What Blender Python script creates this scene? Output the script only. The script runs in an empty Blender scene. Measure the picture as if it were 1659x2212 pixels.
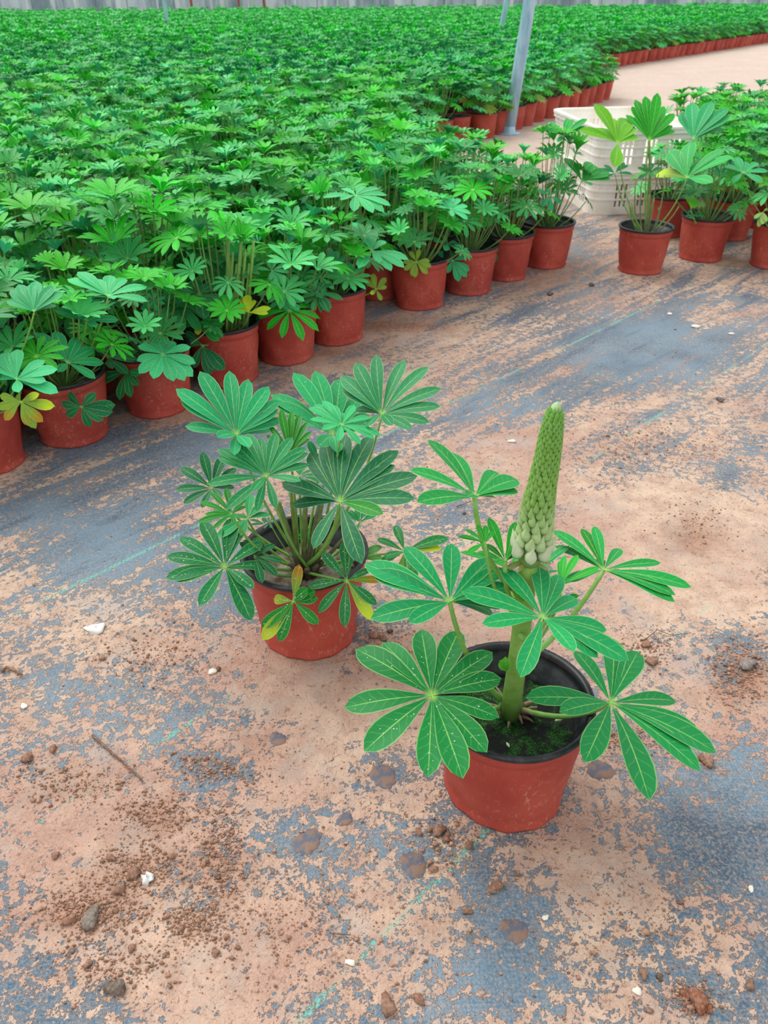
import bpy, math, random
import numpy as np
from mathutils import Vector, Matrix

random.seed(7)
rng = np.random.default_rng(7)
C = bpy.context.scene.collection
PI = math.pi

# ------------------------------------------------------------------ camera
IMG_W, IMG_H, FPX = 1659, 2212, 1750.0
CX, CY = IMG_W / 2, IMG_H / 2
PITCH, ROLL, CAM_H = 0.5767, -0.008, 0.9126
fw = np.array([0, math.cos(PITCH), -math.sin(PITCH)])
rt = np.array([1.0, 0, 0])
up = np.cross(rt, fw)
rt, up = math.cos(ROLL) * rt + math.sin(ROLL) * up, -math.sin(ROLL) * rt + math.cos(ROLL) * up
CAM = np.array([0, 0, CAM_H])
cd = bpy.data.cameras.new('camera')
cam = bpy.data.objects.new('camera', cd)
C.objects.link(cam)
cam.matrix_world = Matrix(((rt[0], up[0], -fw[0], 0), (rt[1], up[1], -fw[1], 0), (rt[2], up[2], -fw[2], CAM_H), (0, 0, 0, 1)))
cd.sensor_fit = 'VERTICAL'
cd.sensor_height = 36.0
cd.lens = FPX / IMG_H * 36.0
cd.clip_start = 0.02
cd.dof.use_dof = True
cd.dof.focus_distance = 1.05
cd.dof.aperture_fstop = 13.0
sc = bpy.context.scene
sc.camera = cam

# ------------------------------------------------------------------ light and view
w = bpy.data.worlds.new('overcast_sky')
sc.world = w
w.use_nodes = True
nt = w.node_tree
bg = nt.nodes['Background']
geo = nt.nodes.new('ShaderNodeTexCoord')
sep = nt.nodes.new('ShaderNodeSeparateXYZ')
rmp = nt.nodes.new('ShaderNodeValToRGB')
nt.links.new(geo.outputs['Generated'], sep.inputs[0])
nt.links.new(sep.outputs['Z'], rmp.inputs[0])
rmp.color_ramp.elements[0].position = 0.0
rmp.color_ramp.elements[0].color = (0.62, 0.72, 0.80, 1)
rmp.color_ramp.elements[1].position = 0.75
rmp.color_ramp.elements[1].color = (1.0, 1.0, 0.98, 1)
nt.links.new(rmp.outputs[0], bg.inputs['Color'])
bg.inputs['Strength'].default_value = 0.94
sd = bpy.data.lights.new('veiled_sun', 'SUN')
sd.energy = 2.0
sd.angle = math.radians(45)
sd.color = (1.0, 0.98, 0.94)
so = bpy.data.objects.new('veiled_sun', sd)
so.rotation_euler = (math.radians(-22), math.radians(-28), 0)
C.objects.link(so)
sc.view_settings.view_transform = 'Standard'
sc.view_settings.look = 'None'
sc.view_settings.gamma = 1.0
sc.view_settings.exposure = 0.2
sc.view_settings.use_curve_mapping = False
sc.cycles.max_bounces = 5
sc.cycles.diffuse_bounces = 3
sc.cycles.glossy_bounces = 2
sc.cycles.transmission_bounces = 3
sc.cycles.use_denoising = True


# ------------------------------------------------------------------ helpers
def lin(r, g, b):
    f = lambda c: (c / 255 / 12.92) if c / 255 <= 0.04045 else ((c / 255 + 0.055) / 1.055) ** 2.4
    return (f(r), f(g), f(b))


def ray(px, py):
    d = fw + (px - CX) / FPX * rt - (py - CY) / FPX * up
    return d


def at(px, py, z=None, Y=None):
    """the point of the place seen at a pixel of the photograph, on a height z or at a distance Y"""
    d = ray(px, py)
    t = (z - CAM_H) / d[2] if z is not None else Y / d[1]
    return CAM + t * d


def norm(v):
    v = np.asarray(v, float)
    return v / max(np.linalg.norm(v), 1e-9)


class Geo:
    """collects quads; per-vertex luv and tint; per-face material index"""
    def __init__(s):
        s.v, s.q, s.m, s.uv, s.t, s.n = [], [], [], [], [], 0

    def add(s, V, Q, mat=0, uv=None, tint=(1, 1, 1)):
        V = np.asarray(V, float).reshape(-1, 3)
        Q = np.asarray(Q, int).reshape(-1, 4)
        s.v.append(V)
        s.q.append(Q + s.n)
        s.m.append(np.full(len(Q), mat, int))
        s.uv.append(np.zeros((len(V), 2)) if uv is None else np.asarray(uv, float))
        t = np.asarray(tint, float)
        s.t.append(np.tile(t, (len(V), 1)) if t.ndim == 1 else t)
        s.n += len(V)

    def arrays(s):
        return (np.concatenate(s.v), np.concatenate(s.q), np.concatenate(s.m), np.concatenate(s.uv), np.concatenate(s.t))

    def build(s, name, mats, parent=None, smooth=True, origin=None):
        V, Q, M, UV, T = s.arrays()
        if origin is not None:
            V = V - np.asarray(origin)
        me = bpy.data.meshes.new(name)
        me.vertices.add(len(V))
        me.vertices.foreach_set('co', V.astype(np.float32).ravel())
        me.loops.add(len(Q) * 4)
        me.loops.foreach_set('vertex_index', Q.astype(np.int32).ravel())
        me.polygons.add(len(Q))
        me.polygons.foreach_set('loop_start', (np.arange(len(Q)) * 4).astype(np.int32))
        me.polygons.foreach_set('material_index', M.astype(np.int32))
        me.polygons.foreach_set('use_smooth', np.full(len(Q), smooth))
        a = me.attributes.new('luv', 'FLOAT2', 'POINT')
        a.data.foreach_set('vector', UV.astype(np.float32).ravel())
        a = me.attributes.new('tint', 'FLOAT_COLOR', 'POINT')
        a.data.foreach_set('color', np.hstack([T, np.ones((len(T), 1))]).astype(np.float32).ravel())
        me.update()
        for m in (mats if isinstance(mats, (list, tuple)) else [mats]):
            me.materials.append(m)
        o = bpy.data.objects.new(name, me)
        C.objects.link(o)
        if parent is not None:
            o.parent = parent
        return o


def grid_quads(nr, nc, wrap=False):
    i = np.arange(nr - 1)[:, None]
    j = np.arange(nc if wrap else nc - 1)[None, :]
    a = i * nc + j
    b = i * nc + (j + 1) % nc
    return np.stack([a, b, b + nc, a + nc], -1).reshape(-1, 4)


def tube(g, pts, rad, n=6, mat=0, tint=(1, 1, 1), tint2=None, cap=True):
    P = np.asarray(pts, float)
    R = np.asarray(rad, float) * np.ones(len(P))
    T = np.gradient(P, axis=0)
    rows = []
    a = np.array([0.0, 0, 1]) if abs(norm(T[0])[2]) < .9 else np.array([1.0, 0, 0])
    s = norm(np.cross(T[0], a))
    ang = np.arange(n) * 2 * PI / n
    for k in range(len(P)):
        t = norm(T[k])
        s = norm(s - t * (s @ t))
        u = np.cross(t, s)
        rows.append(P[k] + R[k] * (np.cos(ang)[:, None] * s + np.sin(ang)[:, None] * u))
    if cap:
        rows = [np.tile(P[0], (n, 1))] + rows + [np.tile(P[-1], (n, 1))]
    V = np.concatenate(rows)
    tt = np.asarray(tint, float)
    if tint2 is not None:
        f = np.repeat(np.linspace(0, 1, len(rows)), n)[:, None]
        tt = (1 - f) * tt + f * np.asarray(tint2)
    g.add(V, grid_quads(len(rows), n, True), mat, None, tt)


def bez(a, b, c, n=8):
    t = np.linspace(0, 1, n)[:, None]
    return (1 - t) ** 2 * np.asarray(a) + 2 * t * (1 - t) * np.asarray(b) + t * t * np.asarray(c)


def lathe(g, prof, n=48, mat=0, fn=None, tint=(1, 1, 1), center=(0, 0, 0)):
    ang = np.arange(n) * 2 * PI / n
    V = []
    for r, z in prof:
        rr = r + (fn(ang, z) if fn else 0) * (r > 1e-4)
        V.append(np.stack([rr * np.cos(ang) + center[0], rr * np.sin(ang) + center[1], np.full(n, z + center[2])], -1))
    g.add(np.concatenate(V), grid_quads(len(prof), n, True), mat, None, tint)


def box(g, c, s, mat=0, rz=0.0, tint=(1, 1, 1)):
    c = np.asarray(c, float)
    x, y, z = np.asarray(s, float) / 2
    V = np.array([[-x, -y, -z], [x, -y, -z], [x, y, -z], [-x, y, -z], [-x, -y, z], [x, -y, z], [x, y, z], [-x, y, z]])
    k, l = math.cos(rz), math.sin(rz)
    V = np.stack([V[:, 0] * k - V[:, 1] * l, V[:, 0] * l + V[:, 1] * k, V[:, 2]], -1) + c
    g.add(V, [[0, 3, 2, 1], [4, 5, 6, 7], [0, 1, 5, 4], [1, 2, 6, 5], [2, 3, 7, 6], [3, 0, 4, 7]], mat, None, tint)


def empty(name, loc, label=None, cat=None, group=None):
    o = bpy.data.objects.new(name, None)
    o.location = loc
    o.empty_display_size = 0.05
    C.objects.link(o)
    if label:
        o['label'] = label
    if cat:
        o['category'] = cat
    if group:
        o['group'] = group
    return o


def tag(o, label=None, cat=None, group=None, kind=None):
    for k, v in (('label', label), ('category', cat), ('group', group), ('kind', kind)):
        if v:
            o[k] = v
    return o


# ------------------------------------------------------------------ materials
class NT:
    def __init__(s, name):
        s.m = bpy.data.materials.new(name)
        s.m.use_nodes = True
        s.t = s.m.node_tree
        s.b = s.t.nodes['Principled BSDF']

    def n(s, typ, **kw):
        x = s.t.nodes.new(typ)
        for k, v in kw.items():
            setattr(x, k, v)
        return x

    def l(s, a, b):
        s.t.links.new(a, b)

    def inp(s, sock, v):
        if isinstance(v, (int, float)):
            sock.default_value = v
        elif isinstance(v, (tuple, list)):
            sock.default_value = tuple(v) + ((1,) if len(v) == 3 and len(sock.default_value) == 4 else ())
        else:
            s.l(v, sock)

    def math(s, op, a, b=0.0, c=None, clamp=False):
        x = s.n('ShaderNodeMath', operation=op, use_clamp=clamp)
        s.inp(x.inputs[0], a)
        s.inp(x.inputs[1], b)
        if c is not None:
            s.inp(x.inputs[2], c)
        return x.outputs[0]

    def step(s, v, a, b, lo=0.0, hi=1.0):
        x = s.n('ShaderNodeMapRange', interpolation_type='SMOOTHSTEP')
        s.inp(x.inputs[0], v)
        s.inp(x.inputs[1], a)
        s.inp(x.inputs[2], b)
        s.inp(x.inputs[3], lo)
        s.inp(x.inputs[4], hi)
        return x.outputs[0]

    def mix(s, f, a, b, mode='MIX'):
        x = s.n('ShaderNodeMix', data_type='RGBA', blend_type=mode)
        s.inp(x.inputs[0], f)
        s.inp(x.inputs[6], a)
        s.inp(x.inputs[7], b)
        return x.outputs[2]

    def noise(s, vec, scale, detail=3.0, rough=0.5, dist=0.0):
        x = s.n('ShaderNodeTexNoise')
        if vec is not None:
            s.l(vec, x.inputs['Vector'])
        x.inputs['Scale'].default_value = scale
        x.inputs['Detail'].default_value = detail
        x.inputs['Roughness'].default_value = rough
        x.inputs['Distortion'].default_value = dist
        return x.outputs[0]

    def attr(s, name, out='Color'):
        x = s.n('ShaderNodeAttribute', attribute_name=name)
        return x.outputs[out]

    def mapping(s, vec, rot=(0, 0, 0), scale=(1, 1, 1), loc=(0, 0, 0)):
        x = s.n('ShaderNodeMapping')
        s.l(vec, x.inputs[0])
        x.inputs['Location'].default_value = loc
        x.inputs['Rotation'].default_value = rot
        x.inputs['Scale'].default_value = scale
        return x.outputs[0]

    def bump(s, h, strength=0.3, dist=0.002, normal=None):
        x = s.n('ShaderNodeBump')
        x.inputs['Strength'].default_value = strength
        x.inputs['Distance'].default_value = dist
        s.l(h, x.inputs['Height'])
        if normal is not None:
            s.l(normal, x.inputs['Normal'])
        return x.outputs[0]


def leaf_material(name, detail=True):
    M = NT(name)
    tint = M.attr('tint')
    oi = M.n('ShaderNodeObjectInfo')
    hs = M.n('ShaderNodeHueSaturation')
    M.inp(hs.inputs['Hue'], M.math('MULTIPLY_ADD', oi.outputs['Random'], 0.022, 0.494))
    M.inp(hs.inputs['Value'], M.math('MULTIPLY_ADD', oi.outputs['Random'], 0.16, 0.92))
    hs.inputs['Saturation'].default_value = 1.12
    M.l(tint, hs.inputs['Color'])
    col = M.mix(1.0, hs.outputs[0], (0.52, 0.94, 1.24), 'MULTIPLY')
    sp = M.n('ShaderNodeSeparateXYZ')
    M.l(M.attr('luv', 'Vector'), sp.inputs[0])
    au = M.math('ABSOLUTE', sp.outputs[0])
    v = sp.outputs[1]
    tc = M.n('ShaderNodeTexCoord').outputs['Object']
    # a little mottling of the blade
    mott = M.noise(tc, 90.0, 2.0)
    col = M.mix(M.step(mott, 0.35, 0.7, 0.0, 0.25), col, M.mix(1.0, col, (1.3, 1.2, 1.2), 'MULTIPLY'))
    pale = M.mix(0.5, col, lin(186, 236, 222))
    if detail:
        # lateral veins
        k = M.math('SUBTRACT', M.math('MULTIPLY', v, 8.5), M.math('MULTIPLY', au, 1.1))
        k = M.math('ADD', k, M.math('MULTIPLY', M.noise(tc, 160.0, 2.0), 0.55))
        fr = M.math('ABSOLUTE', M.math('SUBTRACT', M.math('FRACT', k), 0.5))
        lat = M.step(fr, 0.0, 0.09, 0.22, 0.0)
        lat = M.math('MULTIPLY', lat, M.step(v, 0.15, 0.35))
        lat = M.math('MULTIPLY', lat, M.step(au, 0.95, 0.6))
        col = M.mix(lat, col, pale)
        edge = M.step(au, 0.88, 0.98, 0.0, 0.7)
        col = M.mix(edge, col, pale)
    ribw = M.math('MULTIPLY_ADD', v, -0.07, 0.105)
    rib = M.math('SUBTRACT', 1.0, M.step(M.math('DIVIDE', au, ribw), 0.45, 1.0))
    col = M.mix(M.math('MULTIPLY', rib, 0.55), col, lin(150, 214, 172))
    core = M.step(v, 0.0, 0.12, 0.6, 0.0)
    col = M.mix(core, col, lin(175, 225, 172))
    gm = M.n('ShaderNodeNewGeometry')
    under = M.mix(1.0, col, (1.35, 1.22, 0.45), 'MULTIPLY')
    col = M.mix(gm.outputs['Backfacing'], col, under)
    M.l(col, M.b.inputs['Base Color'])
    M.b.inputs['Roughness'].default_value = 0.5
    M.b.inputs['Specular IOR Level'].default_value = 0.36
    M.b.inputs['Sheen Weight'].default_value = 0.05
    M.b.inputs['Sheen Tint'].default_value = (0.75, 1.0, 0.92, 1)
    if detail:
        h = M.math('ADD', M.math('MULTIPLY', rib, -1.0), M.math('MULTIPLY', lat, -1.0))
        M.l(M.bump(h, 0.35, 0.0012), M.b.inputs['Normal'])
    tr = M.n('ShaderNodeBsdfTranslucent')
    M.l(M.mix(1.0, col, (1.0, 1.15, 0.4), 'MULTIPLY'), tr.inputs[0])
    ms = M.n('ShaderNodeMixShader')
    ms.inputs[0].default_value = 0.12
    M.l(M.b.outputs[0], ms.inputs[1])
    M.l(tr.outputs[0], ms.inputs[2])
    M.l(ms.outputs[0], M.t.nodes['Material Output'].inputs[0])
    return M.m


def tint_material(name, rough=0.6, noise_amt=0.2, scale=60.0, spec=0.35, bump=0.0):
    M = NT(name)
    tc = M.n('ShaderNodeTexCoord').outputs['Object']
    t = M.attr('tint')
    nz = M.noise(tc, scale, 4.0, 0.6)
    col = M.mix(M.step(nz, 0.3, 0.75, 0.0, 1.0), M.mix(noise_amt, t, (0.02, 0.02, 0.015)), M.mix(noise_amt * .6, t, (0.9, 0.9, 0.8)))
    M.l(col, M.b.inputs['Base Color'])
    M.b.inputs['Roughness'].default_value = rough
    M.b.inputs['Specular IOR Level'].default_value = spec
    if bump:
        M.l(M.bump(nz, bump, 0.002), M.b.inputs['Normal'])
    return M.m


LEAF = leaf_material('lupin_leaf')
LEAF_FAR = leaf_material('lupin_leaf_far', False)
STEM = tint_material('green_stem', 0.5, 0.14, 80)
BUD = tint_material('lupin_bud', 0.55, 0.12, 120)
SOILM = tint_material('potting_soil', 0.9, 0.5, 55, 0.2, 0.8)
CLODM = tint_material('dry_clay', 0.92, 0.25, 220, 0.15, 0.5)
BITM = tint_material('pale_debris', 0.6, 0.1, 90, 0.3)

# red pot: soft plastic with scuffs and dried splashes
M = NT('terracotta_plastic')
tc = M.n('ShaderNodeTexCoord').outputs['Object']
oi = M.n('ShaderNodeObjectInfo')
n1 = M.noise(tc, 7.0, 3.0, 0.6)
col = M.mix(M.step(n1, 0.3, 0.7), lin(178, 64, 52), lin(204, 90, 72))
col = M.mix(M.math('MULTIPLY', oi.outputs['Random'], 0.25), col, lin(140, 50, 44))
n2 = M.noise(M.mapping(tc, scale=(1, 1, .6)), 150.0, 3.0, 0.6, 1.2)
n3 = M.noise(tc, 9.0, 2.0)
sc1 = M.math('MULTIPLY', M.step(n2, 0.57, 0.66), M.step(n3, 0.40, 0.60, 0.12, 0.6))
col = M.mix(sc1, col, lin(215, 150, 135))
M.l(col, M.b.inputs['Base Color'])
M.b.inputs['Roughness'].default_value = 0.55
M.b.inputs['Specular IOR Level'].default_value = 0.4
M.l(M.bump(M.noise(tc, 30.0, 3.0), 0.25, 0.004), M.b.inputs['Normal'])
POT = M.m

M = NT('black_plastic')
tc = M.n('ShaderNodeTexCoord').outputs['Object']
n1 = M.noise(tc, 60.0, 4.0, 0.6)
M.l(M.mix(M.step(n1, 0.45, 0.75), lin(26, 29, 34), lin(58, 60, 64)), M.b.inputs['Base Color'])
M.b.inputs['Roughness'].default_value = 0.38
RIM = M.m

M = NT('water')
M.b.inputs['Base Color'].default_value = (.85, .95, .92, 1)
M.b.inputs['Roughness'].default_value = 0.05
M.b.inputs['Transmission Weight'].default_value = 0.45
M.b.inputs['IOR'].default_value = 1.33
DROP = M.m

M = NT('galvanised_steel')
tc = M.n('ShaderNodeTexCoord').outputs['Object']
n1 = M.noise(M.mapping(tc, scale=(1, 1, .25)), 22.0, 4.0, 0.6)
M.l(M.mix(M.step(n1, 0.3, 0.7), lin(140, 178, 204), lin(186, 214, 230)), M.b.inputs['Base Color'])
M.b.inputs['Roughness'].default_value = 0.5
M.b.inputs['Metallic'].default_value = 0.15
STEEL = M.m

M = NT('white_crate_plastic')
tc = M.n('ShaderNodeTexCoord').outputs['Object']
n1 = M.noise(tc, 9.0, 5.0, 0.65)
n2 = M.noise(tc, 60.0, 3.0, 0.6)
col = M.mix(M.step(n1, 0.38, 0.72), lin(252, 250, 244), lin(238, 228, 208))
col = M.mix(M.step(n2, 0.58, 0.75, 0.0, 0.3), col, lin(206, 186, 158))
M.l(col, M.b.inputs['Base Color'])
M.b.inputs['Roughness'].default_value = 0.5
CRATE = M.m

# ------------------------------------------------------------------ ground: woven weed mat under a film of red clay
M = NT('woven_weed_mat_with_clay')
tc = M.n('ShaderNodeTexCoord').outputs['Object']
ROT = math.radians(45.6)
q = M.mapping(tc, rot=(0, 0, -ROT))            # x along the mat, y across it
sq = M.n('ShaderNodeSeparateXYZ')
M.l(q, sq.inputs[0])
so_ = M.n('ShaderNodeSeparateXYZ')
M.l(tc, so_.inputs[0])
cover = M.attr('cover', 'Fac')
loose = M.attr('loose', 'Fac')
wet = M.attr('stain', 'Fac')
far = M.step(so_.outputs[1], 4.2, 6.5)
streak_amt = M.step(M.math('SUBTRACT', so_.outputs[1], M.math('MULTIPLY', so_.outputs[0], 0.55)), 0.95, 1.7)
nS = M.noise(M.mapping(q, scale=(1.0, 5.5, 1)), 3.0, 8.0, 0.66, 0.4)
nI = M.noise(tc, 5.5, 8.0, 0.64, 0.3)
nM = M.n('ShaderNodeMix', data_type='FLOAT')
M.l(streak_amt, nM.inputs[0]); M.l(nI, nM.inputs[2]); M.l(nS, nM.inputs[3])
base_n = nM.outputs[0]
fl = M.noise(tc, 70.0, 4.0, 0.62, 0.6)
fine = M.noise(tc, 260.0, 3.0, 0.6)
val = M.math('ADD', M.math('ADD', M.math('MULTIPLY', base_n, 0.9), 0.05), M.math('MULTIPLY', M.math('SUBTRACT', fl, 0.5), 0.70))
fl2 = M.noise(M.mapping(q, scale=(1, 1.5, 1)), 150.0, 2.0, 0.6, 0.8)
val = M.math('ADD', val, M.math('MULTIPLY', M.math('SUBTRACT', fl2, 0.5), 0.34))
val = M.math('ADD', val, M.math('MULTIPLY', M.math('SUBTRACT', fine, 0.5), 0.26))
val = M.math('ADD', val, cover)
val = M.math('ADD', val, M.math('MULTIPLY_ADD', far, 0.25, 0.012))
film2 = M.step(val, 0.36, 0.475)
mask = M.step(val, 0.462, 0.50)
thick = M.step(val, 0.50, 0.78)
# clay colours
nC = M.noise(tc, 2.2, 5.0, 0.6)
nC2 = M.noise(tc, 22.0, 5.0, 0.65)
clay = M.mix(M.step(nC, 0.36, 0.64), lin(200, 160, 142), lin(228, 198, 174))
clay = M.mix(M.step(nC2, 0.38, 0.66, 0.0, 0.55), clay, lin(172, 132, 114))
clay = M.mix(M.step(fine, 0.45, 0.75, 0.0, 0.35), clay, lin(232, 200, 172))
clay = M.mix(M.step(M.noise(tc, 95.0, 5.0, 0.7, 1.5), 0.545, 0.66, 0.0, 0.62), clay, lin(122, 82, 64))
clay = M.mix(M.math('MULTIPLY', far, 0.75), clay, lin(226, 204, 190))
brown = M.mix(M.step(fl, 0.4, 0.6), lin(126, 82, 62), lin(168, 112, 84))
clay = M.mix(M.step(M.noise(tc, 13.0, 5.0, 0.7), 0.48, 0.64, 0.0, 0.45), clay, lin(188, 176, 166))
clay = M.mix(loose, clay, brown)
# plastic colours
wv = M.n('ShaderNodeTexChecker')
M.l(q, wv.inputs[0]); wv.inputs['Scale'].default_value = 300.0
mat_c = M.mix(M.step(M.noise(tc, 3.0, 4.0, 0.6), 0.35, 0.65), lin(80, 112, 136), lin(122, 154, 176))
mat_c = M.mix(M.step(base_n, 0.30, 0.46, 0.7, 0.0), mat_c, lin(58, 74, 96))
mat_c = M.mix(M.math('MULTIPLY', wv.outputs['Fac'], 0.2), mat_c, lin(60, 74, 92))
mat_c = M.mix(M.step(fine, 0.44, 0.68, 0.0, 0.42), mat_c, lin(184, 176, 170))
dust = M.noise(tc, 150.0, 4.0, 0.7)
mat_c = M.mix(M.math('MULTIPLY', M.step(dust, 0.52, 0.60, 0.0, 0.5), M.step(M.noise(tc, 4.0, 3.0), 0.36, 0.56, 0.15, 1.0)), mat_c, lin(196, 172, 152))
# green woven marker lines, checkered tape
x_, y_ = sq.outputs[0], sq.outputs[1]
rep = M.math('SUBTRACT', y_, 0.363)
rep = M.math('DIVIDE', rep, 0.4285)
rep = M.math('MULTIPLY', M.math('ABSOLUTE', M.math('SUBTRACT', rep, M.math('ROUND', rep))), 0.4285)
line = M.math('MULTIPLY', M.math('LESS_THAN', rep, 0.0042), M.math('LESS_THAN', y_, 1.4))
ck = M.n('ShaderNodeTexChecker')
M.l(q, ck.inputs[0]); ck.inputs['Scale'].default_value = 210.0
line = M.math('MULTIPLY', line, M.math('MULTIPLY_ADD', ck.outputs['Fac'], 0.75, 0.25))
mat_c = M.mix(M.math('MULTIPLY', film2, 0.4), mat_c, lin(170, 160, 156))
mat_l = M.mix(M.math('MULTIPLY', line, M.step(M.noise(tc, 14.0, 3.0, 0.6), 0.42, 0.52, 0.1, 1.0)), mat_c, lin(126, 204, 184))
# the tape shows through a thin film as well
film = M.math('MULTIPLY', line, M.step(M.noise(tc, 9.0, 4.0, 0.6), 0.50, 0.60, 0.0, 0.6))
film = M.math('MULTIPLY', film, M.math('SUBTRACT', 1.0, M.math('MULTIPLY', thick, 0.75)))
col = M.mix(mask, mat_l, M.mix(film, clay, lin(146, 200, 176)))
col = M.mix(M.math('MULTIPLY', M.step(M.noise(tc, 3.3, 5.0, 0.6), 0.56, 0.72), 0.35), col, lin(176, 176, 182))
col = M.mix(wet, col, M.mix(M.step(fl, 0.4, 0.6), lin(78, 84, 98), lin(112, 90, 80)))
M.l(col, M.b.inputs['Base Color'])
rgh = M.n('ShaderNodeMix', data_type='FLOAT')
M.l(mask, rgh.inputs[0]); rgh.inputs[2].default_value = 0.42; rgh.inputs[3].default_value = 0.72
M.l(rgh.outputs[0], M.b.inputs['Roughness'])
M.b.inputs['Specular IOR Level'].default_value = 0.5
hgt = M.math('ADD', M.math('MULTIPLY', mask, 0.5), M.math('MULTIPLY', nC2, 0.9))
hgt = M.math('ADD', hgt, M.math('MULTIPLY', M.noise(tc, 120.0, 5.0, 0.7), 0.9))
hgt = M.math('ADD', hgt, M.math('MULTIPLY', wv.outputs['Fac'], 0.10))
M.l(M.bump(hgt, 1.0, 0.006), M.b.inputs['Normal'])
GROUND = M.m

xs = np.unique(np.round(np.concatenate([np.linspace(-60, -2, 20), np.arange(-2, 3.0, 0.03), np.linspace(3, 60, 20)]), 4))
ys = np.unique(np.round(np.concatenate([[-3, -1], np.arange(0, 4.2, 0.03), np.linspace(4.3, 8, 20), np.linspace(9, 60, 20)]), 4))
GX, GY = np.meshgrid(xs, ys)
V = np.stack([GX.ravel(), GY.ravel(), np.zeros(GX.size)], -1)
g = Geo()
g.add(V, grid_quads(len(ys), len(xs)))
ground = g.build('floor', GROUND)
ground['kind'] = 'structure'


def blobs(lst):
    """soft-edged patches on the ground: (px, py, rx, ry, amount) in the photograph's pixels, laid out on the ground"""
    out = np.zeros(len(V))
    for px, py, rx, ry, a in lst:
        c = at(px, py, z=0)
        ax = at(px + rx, py, z=0) - c
        ay = at(px, py - ry, z=0) - c
        Mx = np.linalg.inv(np.array([ax[:2], ay[:2]]).T)
        d = (V[:, :2] - c[:2]) @ Mx.T
        out += a * np.exp(-(d ** 2).sum(1))
    return out


cover = -.0 + blobs([
    (250, 1080, 260, 90, -.06), (420, 960, 300, 60, -.05), (1350, 820, 280, 90, -.05), (1500, 2050, 300, 260, -.015), (1560, 1800, 200, 160, -.01), (700, 1880, 220, 220, -.03), (200, 2180, 200, 60, -.04),
    # bare, bluish mat
    (1330, 750, 230, 60, -.16), (1500, 690, 160, 60, -.12), (1120, 870, 120, 50, -.05), (1050, 2070, 90, 75, -.15), (860, 640, 300, 20, -.05),
    (330, 960, 330, 40, -.12), (90, 1110, 150, 45, -.12), (250, 1190, 160, 60, -.14), (480, 1290, 120, 60, -.12),
    (200, 1470, 140, 50, -.10), (60, 2150, 110, 70, -.07), (1600, 1720, 90, 40, -.05), (1480, 1960, 160, 150, -.05),
    (1300, 2150, 150, 60, -.05), (640, 1310, 60, 60, -.10), (330, 1620, 120, 50, -.06), (740, 900, 140, 80, -.05), (1450, 980, 200, 60, -.03),
    (1500, 900, 300, 18, -.05), (1300, 1560, 100, 80, -.03), (1620, 1620, 60, 90, -.08), (460, 1950, 130, 50, -.04), (870, 1840, 60, 50, -.06),
    (700, 2150, 120, 60, -.03), (620, 1760, 180, 90, -.02), (1110, 1960, 120, 60, -.06), (980, 1110, 110, 50, -.05),
    # clay
    (1100, 1010, 130, 90, .12), (1400, 1130, 220, 110, .16), (700, 1500, 160, 120, .17), (330, 1400, 170, 60, .14), (1560, 1200, 110, 130, .14),
    (850, 720, 220, 22, .12), (1050, 760, 150, 25, .10), (560, 2050, 260, 140, .10), (150, 1750, 180, 120, .12), (1350, 900, 130, 60, .08),
    (860, 1420, 120, 80, .16), (350, 900, 60, 20, .08), (700, 800, 80, 20, .06), (1560, 680, 80, 25, .14), (1560, 900, 80, 40, .10),
    (130, 2000, 150, 100, .10), (600, 1620, 150, 80, .06), (1250, 1330, 160, 80, .08),
])
loose = blobs([
    (480, 900, 90, 16, .5), (860, 705, 130, 12, .8), (300, 920, 60, 14, .6), (720, 760, 70, 12, .5),
    (190, 1960, 120, 40, .6), (300, 1870, 90, 30, .6), (470, 1880, 60, 70, .5), (330, 1760, 70, 40, .5), (1600, 1450, 70, 60, .8),
    (150, 1680, 90, 30, .4), (1340, 1590, 70, 25, .5), (450, 1660, 90, 25, .5), (1500, 1130, 60, 40, .3), (1500, 1170, 60, 30, .5), (560, 1620, 60, 40, .3),
    (1230, 830, 300, 30, .15), (1400, 970, 140, 25, .3), (860, 1380, 60, 20, .3),
])
stain = np.zeros(len(V))
for nm, arr in (('cover', cover), ('loose', np.clip(loose, 0, .9)), ('stain', stain)):
    a = ground.data.attributes.new(nm, 'FLOAT', 'POINT')
    a.data.foreach_set('value', arr.astype(np.float32))

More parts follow.
